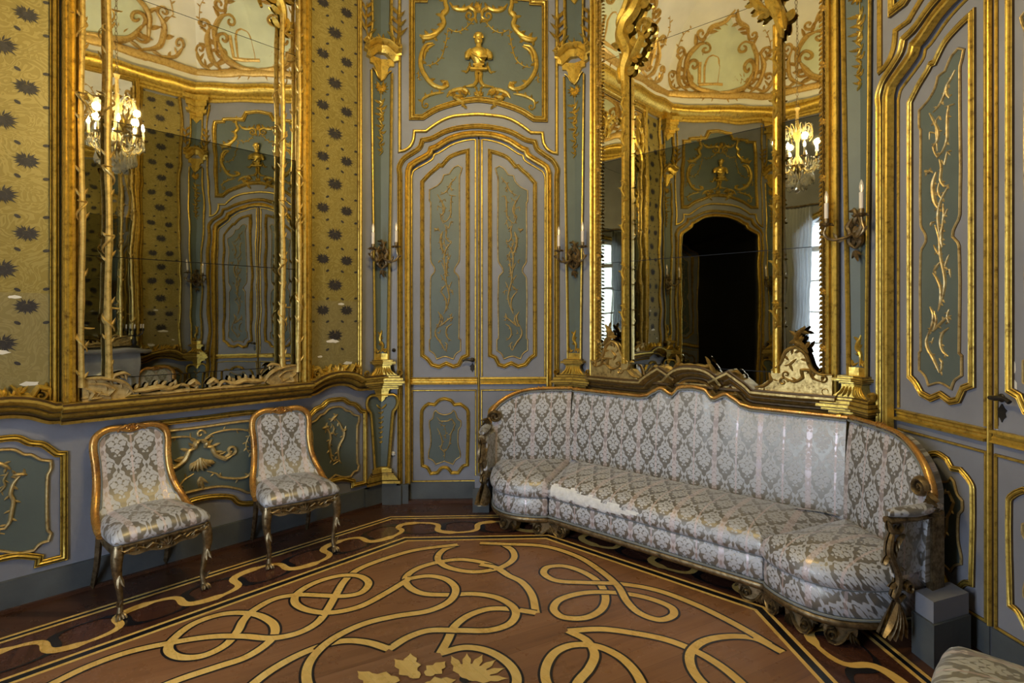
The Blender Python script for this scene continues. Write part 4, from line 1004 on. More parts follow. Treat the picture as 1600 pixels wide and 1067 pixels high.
def big_mirror(kind, wall, label):
    root = tag(empty('pier_mirror', W[wall].M), label, 'mirror', 'tall wall mirrors')
    if kind == 'long': c, hw, zs, o_, zb, zt = NWc, .665, (1.975, 2.80, 3.60), .05, 1.10, 4.56
    else: c, hw, zs, o_, zb, zt = SC, .84, (2.065, 2.91, 3.76), .045, 1.10, 4.56
    rd = random.Random(4)
    zz_ = [zb, 1.24]+list(zs)+[zt]
    for a, b in zip(zz_, zz_[1:]):
        mb = MB(); pane(mb, c-hw, c+hw, a+.0022, b-.0022, o_-.012, rd.uniform(-.0022, .0022)); mb.build('mirror_pane', 'mirror' if a > 2.7 else 'mirror_old', root, smooth=False)
    g = MB(); g.fill([(c-hw-.03, zb-.02), (c+hw+.03, zb-.02), (c+hw+.03, zt+.03), (c-hw-.03, zt+.03)], o_-.02, o_-.022); g.build('backboard', 'black', root, smooth=False)
    fr = MB()
    if kind == 'long':
        for d in (-1, 1): fr.strip([(c+d*(hw+.05), 1.12), (c+d*(hw+.05), 4.66)], [(-.028, 0), (-.028, .085), (-.02, .095), (-.012, .075), (-.004, .08), (.008, .10), (.018, .085), (.022, .09), (.028, .08), (.028, 0)])
        for d in (-1, 1): fr.strip([(c+d*(hw+.008), 1.12), (c+d*(hw+.008), 4.6)], mould(.035, .075))
        fr.strip([(c-hw-.05, 4.6), (c+hw+.05, 4.6)], mould(.07, .09))
        fr.build('frame', 'gold', root)
        tr = MB()
        for k, d in enumerate((-1, 1)): trunk(tr, c+d*(hw-.005), .085, 1.2, 4.5, .014, 3+k, 22)
        tr.build('frame_foliage', 'gold_soft', root)
        for k, d in enumerate((-1, 1)):
            tr = MB(); trunk(tr, c+d*.532, .085, 1.24, 3.85, .017, 8+k, 20); tr.build('column', 'gold_soft', root)
        # scrolled branches springing from the columns to the head, one carrying a putto
        for d in (-1, 1):
            b = MB(); X = lambda *p: [(c+d*x, z) for x, z in p]
            b.F = flat
            b.scroll(X((.535, 3.70), (.55, 3.86), (.50, 3.98), (.40, 4.05), (.30, 4.16), (.20, 4.26), (.05, 4.34)), .065, .05, .06, 9, d, L=.08)
            b.scroll(X((.52, 3.93), (.44, 4.10), (.42, 4.24), (.47, 4.36), (.40, 4.45)), .045, .07, .05, 6, -d, L=.07)
            b.scroll(X((.36, 4.06), (.30, 4.0), (.24, 4.06), (.26, 4.12)), .04, .06, .04, 3, d, L=.05)
            b.scroll(X((.54, 3.95), (.60, 4.05), (.63, 4.2), (.58, 4.32)), .04, .05, .04, 5, -d, L=.06)
            b.scroll(X((.55, 3.72), (.575, 3.76), (.575, 3.84)), .03, .06, .05, 3, -d)
            b.build('head_scroll', 'gold', root)
            p = MB(); px, pz = c+d*.47, 4.10; Q = lambda x, y, z: (px+d*x, -.13-y, pz+z)
            p.tube([Q(.0, 0, -.05), Q(.005, .01, .0), Q(-.01, .01, .06), Q(-.02, .0, .10)], [.028, .038, .034, .018], 10, smooth=3)
            p.ball(Q(-.03, .01, .145), .034, .034, .038); p.ball(Q(-.03, -.012, .16), .036, .03, .034)
            p.tube([Q(-.03, .01, .09), Q(-.10, .03, .11), Q(-.14, .03, .15)], [.015, .012, .008], 7, smooth=2); p.tube([Q(.01, 0, .09), Q(.07, .03, .06), Q(.09, .04, .10)], [.015, .012, .008], 7, smooth=2)
            p.tube([Q(-.012, .01, -.03), Q(-.03, .05, -.09), Q(-.02, .03, -.17)], [.024, .019, .010], 8, smooth=2); p.tube([Q(.014, .01, -.03), Q(.05, .04, -.08), Q(.07, .02, -.15)], [.024, .019, .010], 8, smooth=2)
            p.blade(Q(.01, -.03, .08), (d*.6, .3, .7), .10, .06)
            p.build('putto', 'gold', root)
        ct = MB()
        for d in (-1, 1):
            X = lambda *p: [(c+d*x, z) for x, z in p]
            ct.fill(X((.655, 1.11), (.46, 1.11), (.40, 1.15), (.43, 1.19), (.50, 1.205), (.56, 1.235), (.655, 1.25)), .075, .07)
            ct.scroll(X((.65, 1.25), (.56, 1.245), (.48, 1.225), (.43, 1.19), (.40, 1.14)), .026, .07, .04, 4, d, L=.035)
            ct.scroll(X((.62, 1.215), (.55, 1.21), (.50, 1.175), (.53, 1.14), (.58, 1.155)), .020, .075, .022, 2, 0)
            ct.scroll(X((.64, 1.19), (.60, 1.165), (.62, 1.13), (.56, 1.13)), .024, .075, .026, 4, 0)
            ct.scroll(X((.52, 1.22), (.50, 1.26), (.455, 1.27), (.42, 1.255)), .022, .075, .03, 3, d, L=.035)
            ct.scroll(X((.42, 1.15), (.34, 1.155), (.26, 1.165), (.20, 1.15), (.14, 1.17)), .036, .06, .045, 6, -d, ends=(0, d), L=.04)
            ct.scroll(X((.36, 1.13), (.25, 1.125), (.10, 1.13), (.0, 1.125)), .03, .06, .04, 4, 0, L=.03)
            ct.scroll(X((.10, 1.16), (.06, 1.19), (.02, 1.16)), .03, .06, .035, 3, d)
        ct.build('carved_foot', 'gold_pale', root)
    else:
        for d in (-1, 1):
            fr.strip([(c+d*(hw+.055), 1.12), (c+d*(hw+.055), 4.66)], [(-.035, 0), (-.035, .05), (-.028, .06), (-.012, .055), (-.008, .04), (.004, .045), (.010, .075), (.022, .08), (.028, .06), (.035, .055), (.035, 0)])
        fr.strip([(c-hw-.08, 4.6), (c+hw+.08, 4.6)], mould(.07, .08))
        fr.build('frame', 'gold', root)
        rp = MB()
        for d in (-1, 1):                                     # rope of small leaves along the inner edge
            x = c+d*(hw+.004); rp.strip([(x, 1.2), (x, 4.55)], mould(.022, .05, 1))
            k = 0; z = 1.26
            while z < 4.5:
                rp.leaf(x, z, -PI/2-d*.9+(PI if 0 else 0), .030, .016, .055, .012); 
                rp.leaf(x+d*.012, z+.012, -PI/2+d*.7, .026, .014, .052, .01)
                if k % 12 == 5: rp.flower(x+d*.008, z, .024, .055, 5)
                z += .030; k += 1
        rp.build('leaf_rope', 'gold_soft', root)
        for k, d in enumerate((-1, 1)):
            co = MB(); x = c+d*.578; ztop = 3.52 if d < 0 else 3.52
            co.strip([(x, 1.24), (x, 3.55)], [(-.022, .0), (-.022, .05), (-.014, .062), (-.006, .05), (.006, .05), (.014, .062), (.022, .05), (.022, 0)], o=.045)
            rd2 = random.Random(11+k)
            for z in (1.62, 1.95, 2.32, 2.62, 3.02, 3.3):
                co.scroll([(x-.012, z-.09), (x+.014, z-.04), (x-.012, z+.02), (x+.010, z+.08)], .022, .10, .022, 5, 0, L=.035)
                co.flower(x+rd2.uniform(-.008, .008), z+.08, .026, .105, 5)
            co.build('column', 'gold', root)
            br = MB(); X = lambda *p: [(x+(-d)*a, z) for a, z in p]
            br.scroll(X((-.02, 3.46), (-.01, 3.62), (.03, 3.72), (.0, 3.80), (-.03, 3.88), (.0, 3.98), (.08, 4.05), (.13, 4.16), (.11, 4.28)), .10, .06, .09, 8, 0, L=.08)
            br.scroll(X((-.05, 3.5), (-.045, 3.58), (-.03, 3.66)), .04, .08, .05, 3, d, L=.06)
            br.scroll(X((.04, 3.66), (.10, 3.70), (.16, 3.80), (.13, 3.86)), .055, .08, .06, 5, d, ends=(0, d), L=.06)
            br.scroll(X((-.03, 3.88), (-.06, 4.0), (.0, 4.1), (.10, 4.3), (.25, 4.42)), .06, .06, .06, 8, d, L=.08)
            br.build('head_scroll', 'gold', root)
        ct = MB()
        for d in (-1, 1):
            X = lambda *p: [(c+d*x, z) for x, z in p]
            pnl = X((.905, 1.12), (.905, 1.245), (.80, 1.25), (.775, 1.30), (.74, 1.38), (.69, 1.415), (.63, 1.36), (.60, 1.29), (.545, 1.25), (.54, 1.20), (.47, 1.145), (.46, 1.12))
            ct.fill(pnl, .085, .085)
            ct.scroll(X((.905, 1.25), (.83, 1.25), (.785, 1.29), (.755, 1.37), (.70, 1.42), (.64, 1.39), (.60, 1.30), (.545, 1.255)), .026, .085, .026, 7, d, L=.04)
            ct.scroll(X((.53, 1.24), (.545, 1.19), (.50, 1.15), (.44, 1.135)), .026, .08, .03, 2, d)
            ct.scroll(X((.85, 1.20), (.80, 1.22), (.78, 1.27), (.73, 1.27), (.74, 1.22), (.69, 1.19), (.63, 1.21)), .022, .085, .024, 3, 0, ends=(d, -d))
            ct.scroll(X((.70, 1.34), (.66, 1.30), (.68, 1.26)), .018, .085, .018, 1, 0); ct.spiral(c+d*.62, 1.185, .03, 1.2, 0, .016, .085, d)
            ct.scroll(X((.77, 1.38), (.735, 1.43), (.70, 1.45), (.71, 1.50), (.755, 1.55)), .034, .09, .04, 5, 0, L=.05)
            ct.scroll(X((.66, 1.44), (.70, 1.455), (.74, 1.44)), .03, .09, .04, 2, 0, L=.04)
            # feathery cresting on top of the curved ledge
            ct.scroll(X((.345, 1.21), (.31, 1.235), (.27, 1.215), (.22, 1.19)), .026, .07, .035, 4, d, ends=(-d, 0), L=.035)
            ct.scroll(X((.24, 1.20), (.20, 1.20), (.16, 1.19), (.14, 1.24), (.11, 1.285)), .030, .07, .04, 6, d, L=.045)
            ct.scroll(X((.13, 1.25), (.08, 1.255), (.03, 1.262), (.0, 1.262)), .022, .07, .03, 3, d, L=.03)
            ct.leaf(c+d*.12, 1.26, PI/2+d*.1, .07, .03, .08)
        ct.build('carved_foot', 'gold_aged', root)
    return root
mir_nw = big_mirror('long', 'northwest', 'tall mirror with twining branch columns on the left wall above the two chairs')
mir_ne = big_mirror('short', 'northeast', 'wide gilt mirror with cartouche feet on the wall above the sofa')
copy_tree(mir_nw, W['southeast'].M @ Matrix.Translation((0, 0, .11)), label='mirror over the fireplace, seen only as a reflection')

# ---------------------------------------------------------------- window wall behind the viewpoint
w = W['southwest']; mb = MB(); L = SL; x0, x1, zt = L/2-.72, L/2+.72, 3.16
mb.box(-.04, x0, 0, .3, 0, TOPZ); mb.box(x1, L+.04, 0, .3, 0, TOPZ)
arch = [(x0, zt-.25), (x0+.2, zt-.08), (x0+.5, zt), (x1-.5, zt), (x1-.2, zt-.08), (x1, zt-.25)]
mb.fill([(x0, TOPZ)]+cr(arch, 4)+[(x1, TOPZ)], 0, .3)
sw = tag(mb.build('wall_southwest', 'paint', smooth=False, M4=w.M), LAB['southwest'], 'wall', kind='structure')
g = MB(); g.strip([(x0-.05, .17), (x0-.05, zt-.25)]+[(x-.0, z+.05) for x, z in cr(arch, 4)]+[(x1+.05, zt-.25), (x1+.05, .17)], mould(.07, .04)); g.build('architrave', 'gold', sw)
wr = tag(empty('window_1', w.M), 'tall casement window that lights the room, seen reflected in mirror', 'window', kind='structure')
mb = MB()
def bar(a, b, c_, d_, dep=.04): mb.box(a, b, .20-dep/2, .20+dep/2, c_, d_)
bar(x0, x0+.07, 0, zt, .07); bar(x1-.07, x1, 0, zt, .07); bar(L/2-.05, L/2+.05, 0, zt, .07); bar(x0, x1, 0, .30, .06); bar(x0, x1, zt-.10, zt, .07); bar(x0, x1, 2.60, 2.67, .07)
for k in range(1, 5): bar(x0, x1, .30+k*.464-.015, .30+k*.464+.015)
for xx in (x0+.36, x1-.36): bar(xx-.014, xx+.014, .3, zt)
mb.build('window_frame', 'white', wr, smooth=False)
mb = MB(); mb.box(x0+.03, x1-.03, .197, .203, .2, zt-.04); mb.build('window_pane', 'glass', wr, smooth=False)
for d, nm in ((-1, 'left'), (1, 'right')):
    mb = MB(); pts = []; xe = L/2+d*.86; xi = L/2+d*.52
    K = 40
    top = [(xe+(xi-xe)*i/K, -.06-.03*math.sin(i*1.25)) for i in range(K+1)]
    rings = [[(x, y-.0, z) for x, y in top] for z in (.03, 1.2, 2.4, 3.28)]
    for zi, f in ((1, .9), (2, .97)): rings[zi] = [(xe+(x-xe)*f, y, z) for x, y, z in rings[zi]]
    rings2 = [[(x, y+.004, z) for x, y, z in r_[::-1]] for r_ in rings]
    mb.loft([a+b for a, b in zip(rings, rings2)])
    cu = mb.build('curtain', 'sheer', None, M4=w.M); tag(cu, 'long white sheer curtain at the %s of the window, seen as a reflection' % nm, 'curtain', 'window curtains')
mb = MB(); mb.tube([(L/2-.95, -.06, 3.31), (L/2+.95, -.06, 3.31)], .014, 8); 
for d in (-1, 1): mb.ball((L/2+d*.97, -.06, 3.31), .03); mb.box(L/2+d*.9-.01, L/2+d*.9+.01, -.06, 0, 3.29, 3.31)
tag(mb.build('curtain_rod', 'gold_dark', None, M4=w.M), 'dark gilt rod carrying the window curtains', 'curtain rod')
# daylight enters here: a portal that only guides sampling of the sky outside
ld = bpy.data.lights.new('window_portal', 'AREA'); ld.shape = 'RECTANGLE'; ld.size = 1.5; ld.size_y = 3.2; ld.cycles.is_portal = True
lo_ = bpy.data.objects.new('window_portal', ld); COL.objects.link(lo_)
lo_.matrix_world = w.M @ Matrix.Translation((L/2, .32, 1.6)) @ Matrix.Rotation(-PI/2, 4, 'X')
# fireplace against the southeast wall
w = W['southeast']; c = LL/2
fp = tag(empty('fireplace', w.M), 'grey marble fireplace with curved shelf, reflected in the left mirror', 'fireplace')
mb = MB(); sp = cr([(-.84, 0), (-.84, .20), (-.70, .26), (-.4, .28), (0, .32), (.4, .28), (.70, .26), (.84, .20), (.84, 0)], 4, sharp=60)
mb.loft([[(c+x*k, -y*k-.002, z) for x, y in sp] for z, k in ((1.15, .95), (1.165, .99), (1.18, 1.0), (1.195, 1.0), (1.20, .99))]); mb.build('shelf', 'marble', fp)
mb = MB(); mb.mat = 0
out = [(-.70, 0), (-.70, 1.15), (.70, 1.15), (.70, 0), (.46, 0), (.46, .62), (.40, .72), (.2, .76), (0, .72), (-.2, .76), (-.40, .72), (-.46, .62), (-.46, 0)]
mb.fill([(c+x, z) for x, z in out], .20, .20); mb.build('surround', 'marble', fp, smooth=False)
mb = MB(); mb.box(c-.46, c+.46, -.03, -.004, 0, .78); mb.build('firebox', 'black', fp, smooth=False)
q = MB()
for d in (-1, 1): q.scroll([(c+d*.57, .1), (c+d*.56, .5), (c+d*.60, .8), (c+d*.5, .92), (c+d*.3, .9), (c+d*.1, .86)], .06, .20, .04, 4, d, ends=(0, d))
q.build('carved_scroll', 'marble', fp)
cd = tag(empty('candelabrum', w.M @ Matrix.Translation((.78, -.21, 1.20)) @ Matrix.Scale(.72, 4)), 'dark bronze candelabrum on the fireplace shelf, reflected', 'candelabrum')
mb = MB(); mb.lathe([(.075, 0), (.08, .015), (.05, .03), (.03, .06), (.045, .10), (.03, .15), (.018, .20), (.028, .24), (.014, .30), (.02, .36), (.012, .40)], n=14)
for k in range(5):
    a = k*2*PI/5; mb.tube([(0, 0, .26), (math.cos(a)*.06, math.sin(a)*.06, .22), (math.cos(a)*.12, math.sin(a)*.12, .27), (math.cos(a)*.13, math.sin(a)*.13, .33)], [.012, .009, .008, .009], 6, smooth=3)
    mb.lathe([(.01, .32), (.03, .335), (.016, .345), (.015, .37)], (math.cos(a)*.13, math.sin(a)*.13, 0), 10)
mb.build('stem', 'iron', cd)
for k in range(5):
    a = k*2*PI/5; mb = MB(); mb.lathe([(.011, .36), (.011, .44), (.004, .445)], (math.cos(a)*.13, math.sin(a)*.13, 0), 10); mb.build('candle', 'candle', cd)

# ---------------------------------------------------------------- wall sconces
def make_sconce():
    r = empty('wall_sconce'); b = MB()
    def V(x, o_, z): return (x, -o_, z)
    for d in (-1, 1):                                       # rocaille back plate
        b.scroll([(d*.0, -.10), (d*.035, -.06), (d*.03, .0), (d*.045, .04), (d*.02, .09)], .034, .03, .03, 5, d, L=.04)
        b.leaf(0, -.11, -PI/2+d*.6, .05, .024, .035)
    b.leaf(0, -.11, -PI/2, .07, .026, .035); b.scroll([(0, .05), (.012, .10), (-.008, .15)], .028, .035, .025, 4, 0, L=.035)
    b.stroke([(-.03, 0), (0, .001), (.03, 0)], .09, .03, .03)
    b.build('back_plate', 'gold_dark', r)
    for sx, zt, oo in ((-1, .045, .16), (1, .075, .13)):
        a = MB(); X = lambda *p: [V(sx*x, o_, z) for x, o_, z in p]
        a.tube(X((.0, .05, -.01), (.035, .09, -.035), (.085, .13, -.04), (.115, oo, -.005), (.105, oo, .035), (.10, oo, zt)), [.011, .010, .009, .010, .007, .009], 8, smooth=4)
        a.blade(V(sx*.03, .09, -.03), (sx*.7, -.2, -.6), .05, .025, up=(0, -1, 0)); a.blade(V(sx*.11, oo, -.01), (sx*.8, 0, .5), .04, .022, up=(0, -1, 0)); a.blade(V(sx*.06, .12, -.045), (sx*.3, 0, .9), .05, .02, up=(0, -1, 0))
        a.lathe([(.010, zt-.005), (.032, zt+.008), (.036, zt+.014), (.014, zt+.016), (.016, zt+.03), (.015, zt+.045)], V(sx*.10, oo, 0), 12)
        for k in range(6): an = k*PI/3; a.blade(V(sx*.10+math.cos(an)*.02, oo+math.sin(an)*.02, zt+.006), (math.cos(an), -math.sin(an), .1), .024, .018, curl=-.3)
        a.build('arm', 'gold_dark', r)
        cm = MB(); cm.lathe([(.0125, zt+.035), (.013, zt+.14), (.011, zt+.142)], V(sx*.10, oo, 0), 12); cm.build('candle_sleeve', 'candle', r)
        bm_ = MB(); bm_.lathe([(.006, zt+.140), (.010, zt+.155), (.0125, zt+.172), (.010, zt+.195), (.004, zt+.212), (.001, zt+.218)], V(sx*.10, oo, 0), 10); bl = bm_.build('bulb', 'bulb', r)
        fm = MB(); fm.tube([V(sx*.10, oo, zt+.145), V(sx*.10+.002, oo, zt+.165), V(sx*.10, oo, zt+.185)], .0018, 5); fm.build('filament', 'filament', bl)
    return r
SL_ = {'north': 'wall sconce left of the frontal door with two unlit candle bulbs', 'northeast': 'wall sconce between the frontal door and the mirror over the sofa', 'east': 'wall sconce right of the mirror over the sofa, nearest of the three seen directly',
       'southeast': 'wall sconce beside the fireplace wall, a reflection only', 'northwest': 'wall sconce beyond the left edge, seen as reflection', 'west': 'wall sconce by the dark doorway, seen in the mirror over the sofa'}
s0 = make_sconce()
for i, (k, lb) in enumerate(SL_.items()):
    Mx = corners[k] @ Matrix.Translation((0, -.03, 2.13))
    if i == 0: s0.matrix_world = Mx; tag(s0, lb, 'sconce', 'two-light wall sconces')
    else: copy_tree(s0, Mx, label=lb, category=None) if False else tag(copy_tree(s0, Mx), lb, 'sconce', 'two-light wall sconces')

# ---------------------------------------------------------------- chandelier
ZF = 3.38
ch = tag(empty('chandelier', at(CX, CY, 0)), 'lit crystal chandelier hanging mid-room, seen reflected in both mirrors', 'chandelier')
mb = MB(); mb.lathe([(.012, ZF+.55), (.03, ZF+.52), (.015, ZF+.48), (.02, ZF+.3), (.045, ZF+.22), (.02, ZF+.15), (.016, ZF), (.05, ZF-.06), (.085, ZF-.12), (.05, ZF-.17), (.02, ZF-.22), (.035, ZF-.26), (.01, ZF-.3)], n=16)
NA = 8
for k in range(NA):
    a = k*2*PI/NA+.2; c_, s_ = math.cos(a), math.sin(a); R = .22
    mb.tube([(c_*.05, s_*.05, ZF-.12), (c_*.10, s_*.10, ZF-.20), (c_*.18, s_*.18, ZF-.18), (c_*R, s_*R, ZF-.10), (c_*R, s_*R, ZF-.07)], [.009, .007, .006, .006, .008], 6, smooth=4)
    mb.tube([(c_*.03, s_*.03, ZF+.25), (c_*.12, s_*.12, ZF+.32), (c_*.17, s_*.17, ZF+.22), (c_*.14, s_*.14, ZF+.16)], [.005]*4, 5, smooth=4)
    mb.lathe([(.012, ZF-.08), (.04, ZF-.065), (.042, ZF-.06), (.014, ZF-.055), (.014, ZF-.03)], (c_*R, s_*R, 0), 10)
mb.build('branches', 'gold_pale', ch)
for k in range(NA):
    a = k*2*PI/NA+.2; c_, s_ = math.cos(a), math.sin(a); R = .22
    q = MB(); q.lathe([(.011, ZF-.05), (.011, ZF+.03)], (c_*R, s_*R, 0), 10); q.build('candle_sleeve', 'candle', ch)
    q = MB(); q.lathe([(.007, ZF+.03), (.014, ZF+.05), (.012, ZF+.075), (.002, ZF+.10)], (c_*R, s_*R, 0), 8); q.build('bulb', 'lit', ch)
    if k % 2 == 0:
        l_ = bpy.data.lights.new('chandelier_light', 'POINT'); l_.energy = LAMP_POWER; l_.color = LAMP_COL; l_.shadow_soft_size = .03
        lo_ = bpy.data.objects.new('chandelier_light', l_); COL.objects.link(lo_); lo_.location = (CX+c_*(R+.0), CY+s_*(R+.0), ZF+.15)
def drop(mb, x, y, z, L=.05, r=.012):
    mb.lathe([(.001, z), (r*.35, z-L*.25), (r, z-L*.65), (r*.7, z-L*.85), (.001, z-L)], (x, y, 0), 6)
rd = random.Random(2)
for nm, R, z0, n, L_, r_ in (('crystal_swag', .22, ZF-.08, 40, .075, .013), ('crystal_skirt', .16, ZF-.20, 30, .11, .016), ('crystal_skirt', .09, ZF-.27, 16, .10, .016), ('crystal_crown', .15, ZF+.30, 20, .08, .012)):
    mb = MB()
    for k in range(n):
        a = k*2*PI/n; drop(mb, math.cos(a)*R, math.sin(a)*R, z0-.02*abs(math.sin(a*NA/2)), L_, r_)
        mb.ball((math.cos(a)*R, math.sin(a)*R, z0+.004), .007, n=6, m=4)
        if k % 3 == 0: drop(mb, math.cos(a)*R*.8, math.sin(a)*R*.8, z0-.03, L_, r_)
    mb.build(nm, 'crystal', ch)
mb = MB(); mb.ball((0, 0, ZF-.385), .03, n=12, m=8); mb.build('crystal_ball', 'crystal', ch)
mb = MB(); z = ZF+.55; k = 0
ztop = ZG+.03+RC
while z < ztop-.02:
    pts = []
    for i in range(9):
        a = i/8*2*PI; x_, z_ = math.cos(a)*.012, math.sin(a)*.024
        pts.append((x_, 0, z+z_+.02) if k % 2 else (0, x_, z+z_+.02))
    mb.tube(pts, .0035, 4); z += .042; k += 1
mb.build('chain', 'gold_dark', ch)
# ---------------------------------------------------------------- side chair
def make_chair(mat, frame='walnut', low='gold_dark'):
    r = empty('side_chair')
    # seat cushion
    def outline(k=0.0, n=7):
        pts = [(-.245+k, -.20), (-.235+k, -.245+k), (-.12, -.262+k), (0, -.268+k), (.12, -.262+k), (.235-k, -.245+k), (.245-k, -.20), (.238-k, -.05), (.215-k, .12), (.195-k, .205-k), (0, .215-k), (-.195+k, .205-k), (-.215+k, .12), (-.238+k, -.05)]
        return cr(pts, n, closed=True, sharp=80)
    s_ = MB(); rings = []
    for k, z in ((.012, .388), (-.004, .405), (-.006, .425), (.004, .445), (.022, .462), (.05, .474), (.10, .484), (.16, .489), (.19, .490)): 
        kk = max(0, k-.02); rings.append([(x*(1-kk/.235), -.025+(y+.025)*(1-kk/.235), z+.004*math.cos(x*9)) for x, y in outline(min(k, .02))])
    s_.loft(rings); s_.build('seat', mat, r, uv=lambda c: (c.x, c.z-c.y*1.0-.02), angle=60)
    # carved seat rail
    s_ = MB()
    s_.loft([[(x, y, z) for x, y in outline(k)] for k, z in ((.02, .335), (.008, .338), (.002, .35), (.004, .372), (-.002, .382), (.0, .392), (.02, .393))])
    def front(a, z, o_): return (a, -.262-o_-.008*math.cos(a*10), z)
    s_.F = front
    s_.fill(cr([(-.19, .345), (-.15, .325), (-.08, .330), (-.04, .318), (0, .314), (.04, .318), (.08, .330), (.15, .325), (.19, .345)], 3), .0, .02)
    for d in (-1, 1):
        X = lambda *p: [(d*x, z) for x, z in p]
        s_.scroll(X((.03, .35), (.07, .37), (.10, .35), (.13, .365)), .012, .002, .012, 3, 0, ends=(d, -d), L=.018)
        s_.scroll(X((.13, .35), (.16, .37), (.20, .36), (.225, .375)), .012, .002, .012, 3, 0, ends=(0, d), L=.018)
    for a in (-.9, -.45, 0, .45, .9): s_.leaf(0, .335, PI/2+a, .045, .018, .002, .012)
    for sd in (-1, 1):
        s_.F = lambda a, z, o_: (sd*(.243+o_-(a+.2)*.09), a, z)
        s_.scroll([(-.17, .355), (-.12, .37), (-.07, .352), (-.02, .368), (.04, .355)], .012, .0, .01, 4, 0, L=.02)
    s_.build('seat_rail', low, r)
    # legs
    for sd in (-1, 1):
        L = MB(); x, y = sd*.222, -.235
        L.tube([(x, y, .385), (x+sd*.004, y-.006, .34), (x+sd*.008, y-.012, .28), (x-sd*.004, y-.004, .18), (x-sd*.014, y+.006, .10), (x-sd*.012, y+.002, .05), (x-sd*.008, y-.006, .02)], [.027, .031, .026, .018, .0135, .0145, .018], 10, smooth=4)
        for k in range(5): L.tube([(x+sd*.004-.016+.004*k, y-.036+.004*abs(k-2), .34-.004*k), (x-.010+.005*k, y-.032+.003*k, .25-.01*k)], [.005, .003], 5)
        for d in (-1, 1): L.blade((x, y-.03, .24), (d*.25, -.1, -1), .06, .02, up=(0, -1, 0)); L.blade((x, y-.012, .065), (d*.3, -.1, 1), .045, .014, up=(0, -1, 0))
        L.ball((x-sd*.008, y-.010, .018), .021, .024, .018, 10, 6)
        for t in range(4):
            a = -1.1+t*.72; L.tube([(x-sd*.008+math.sin(a)*.010, y-.016, .03), (x-sd*.008+math.sin(a)*.020, y-.030, .022), (x-sd*.008+math.sin(a)*.025, y-.040, .008)], [.007, .0085, .005], 6, smooth=2)
        L.build('leg', low, r)
        L = MB(); L.tube([(sd*.185, .19, .385), (sd*.187, .20, .28), (sd*.19, .225, .15), (sd*.195, .285, .0)], [.019, .018, .017, .015], 4, smooth=4); L.build('leg', 'gold_dark', r)
    # back: gilded frame, gimp, upholstered panel
    half = [(-.243, -.04, .400), (-.241, .03, .428), (-.230, .11, .482), (-.208, .175, .56), (-.194, .215, .65), (-.193, .24, .745), (-.199, .257, .838), (-.184, .268, .895), (-.13, .274, .929), (-.06, .277, .931), (0, .279, .916)]
    P = cr(half+[(-x, y, z) for x, y, z in half[::-1][1:]], 5, sharp=80)
    f = MB(); f.tube(P, [.0205 for i in range(len(P))], 10, sx=1.05, sy=1.0)
    f.tube([(x*1.0, y-.014, z+.002) for x, y, z in P[4:-4]], .006, 6)
    f.F = lambda a, z, o_: (a, .262-o_, z)
    for d in (-1, 1):
        f.scroll([(d*.008, .925), (d*.03, .945), (d*.055, .935), (d*.085, .93)], .018, .0, .018, 3, -d, ends=(-d, 0), L=.025); f.spiral(d*.018, .928, .014, 1, PI/2, .009, .006, -d)
    for a in (-.5, 0, .5): f.leaf(0, .915, PI/2+a, .035, .016, .006, .012)
    f.build('back_frame', frame, r)
    inner = []
    for x, y, z in P:
        k = .88 if z > .5 else .95; inner.append((x*k, y-.006, z-(.018 if z > .88 else .006)))
    g = MB(); g.tube(inner[3:-3], .0065, 6); g.build('gimp_trim', 'grey_trim', r)
    N = len(P); hN = N//2; b = MB(); rings = []
    for i in range(2, hN+1):
        l = Vector(inner[i]); q = Vector(inner[N-1-i]); row = []
        for k in range(13):
            t = k/12; p = l.lerp(q, t); bul = math.sin(PI*t)
            dip = .010*bul*max(0, 1-abs(i-hN)/6) if 0 else 0
            row.append((p.x, p.y-.002+(.022*bul**.7 if p.z > .5 else .03*bul**.7)-.018*bul*math.sin(PI*min(1, (i-2)/(hN-2))), p.z+.0))
        rings.append(row+[(x, y+.016, z) for x, y, z in row[::-1]])
    b.loft(rings); b.build('backrest', mat, r, uv=lambda c: (c.x, c.z), angle=60)
    return r
c0 = make_chair('fabric')
def place_chair(o_, a, b, ra, rb, label):
    fa, fb, ga, gb_ = (floorpt(*p) for p in (a, b, ra, rb))
    ang = math.atan2(fb[1]-fa[1], fb[0]-fa[0]); mx = (fa[0]+fb[0])/2; my = (fa[1]+fb[1])/2
    cx = mx-math.sin(ang)*(-1)*(-1)*.25; cy = my+math.cos(ang)*.25
    o_.matrix_world = at(cx, cy, 0, ang); tag(o_, label, 'chair', 'damask side chairs')
place_chair(c0, (177, 972), (329, 917), (150, 928), (274, 889), 'damask side chair nearer the left edge, below the big left mirror')
c1 = copy_tree(c0); place_chair(c1, (412, 891), (531, 860), (388, 858), (484, 835), 'damask side chair on the right of the two, beside the corner pilaster')
c2 = make_chair('fabric_old', 'walnut')
w = W['southeast']
c2.matrix_world = at(1.57, 1.635, 0, math.radians(w.th)); tag(c2, 'faded chair cut off at the bottom right corner of the picture', 'chair', 'damask side chairs')

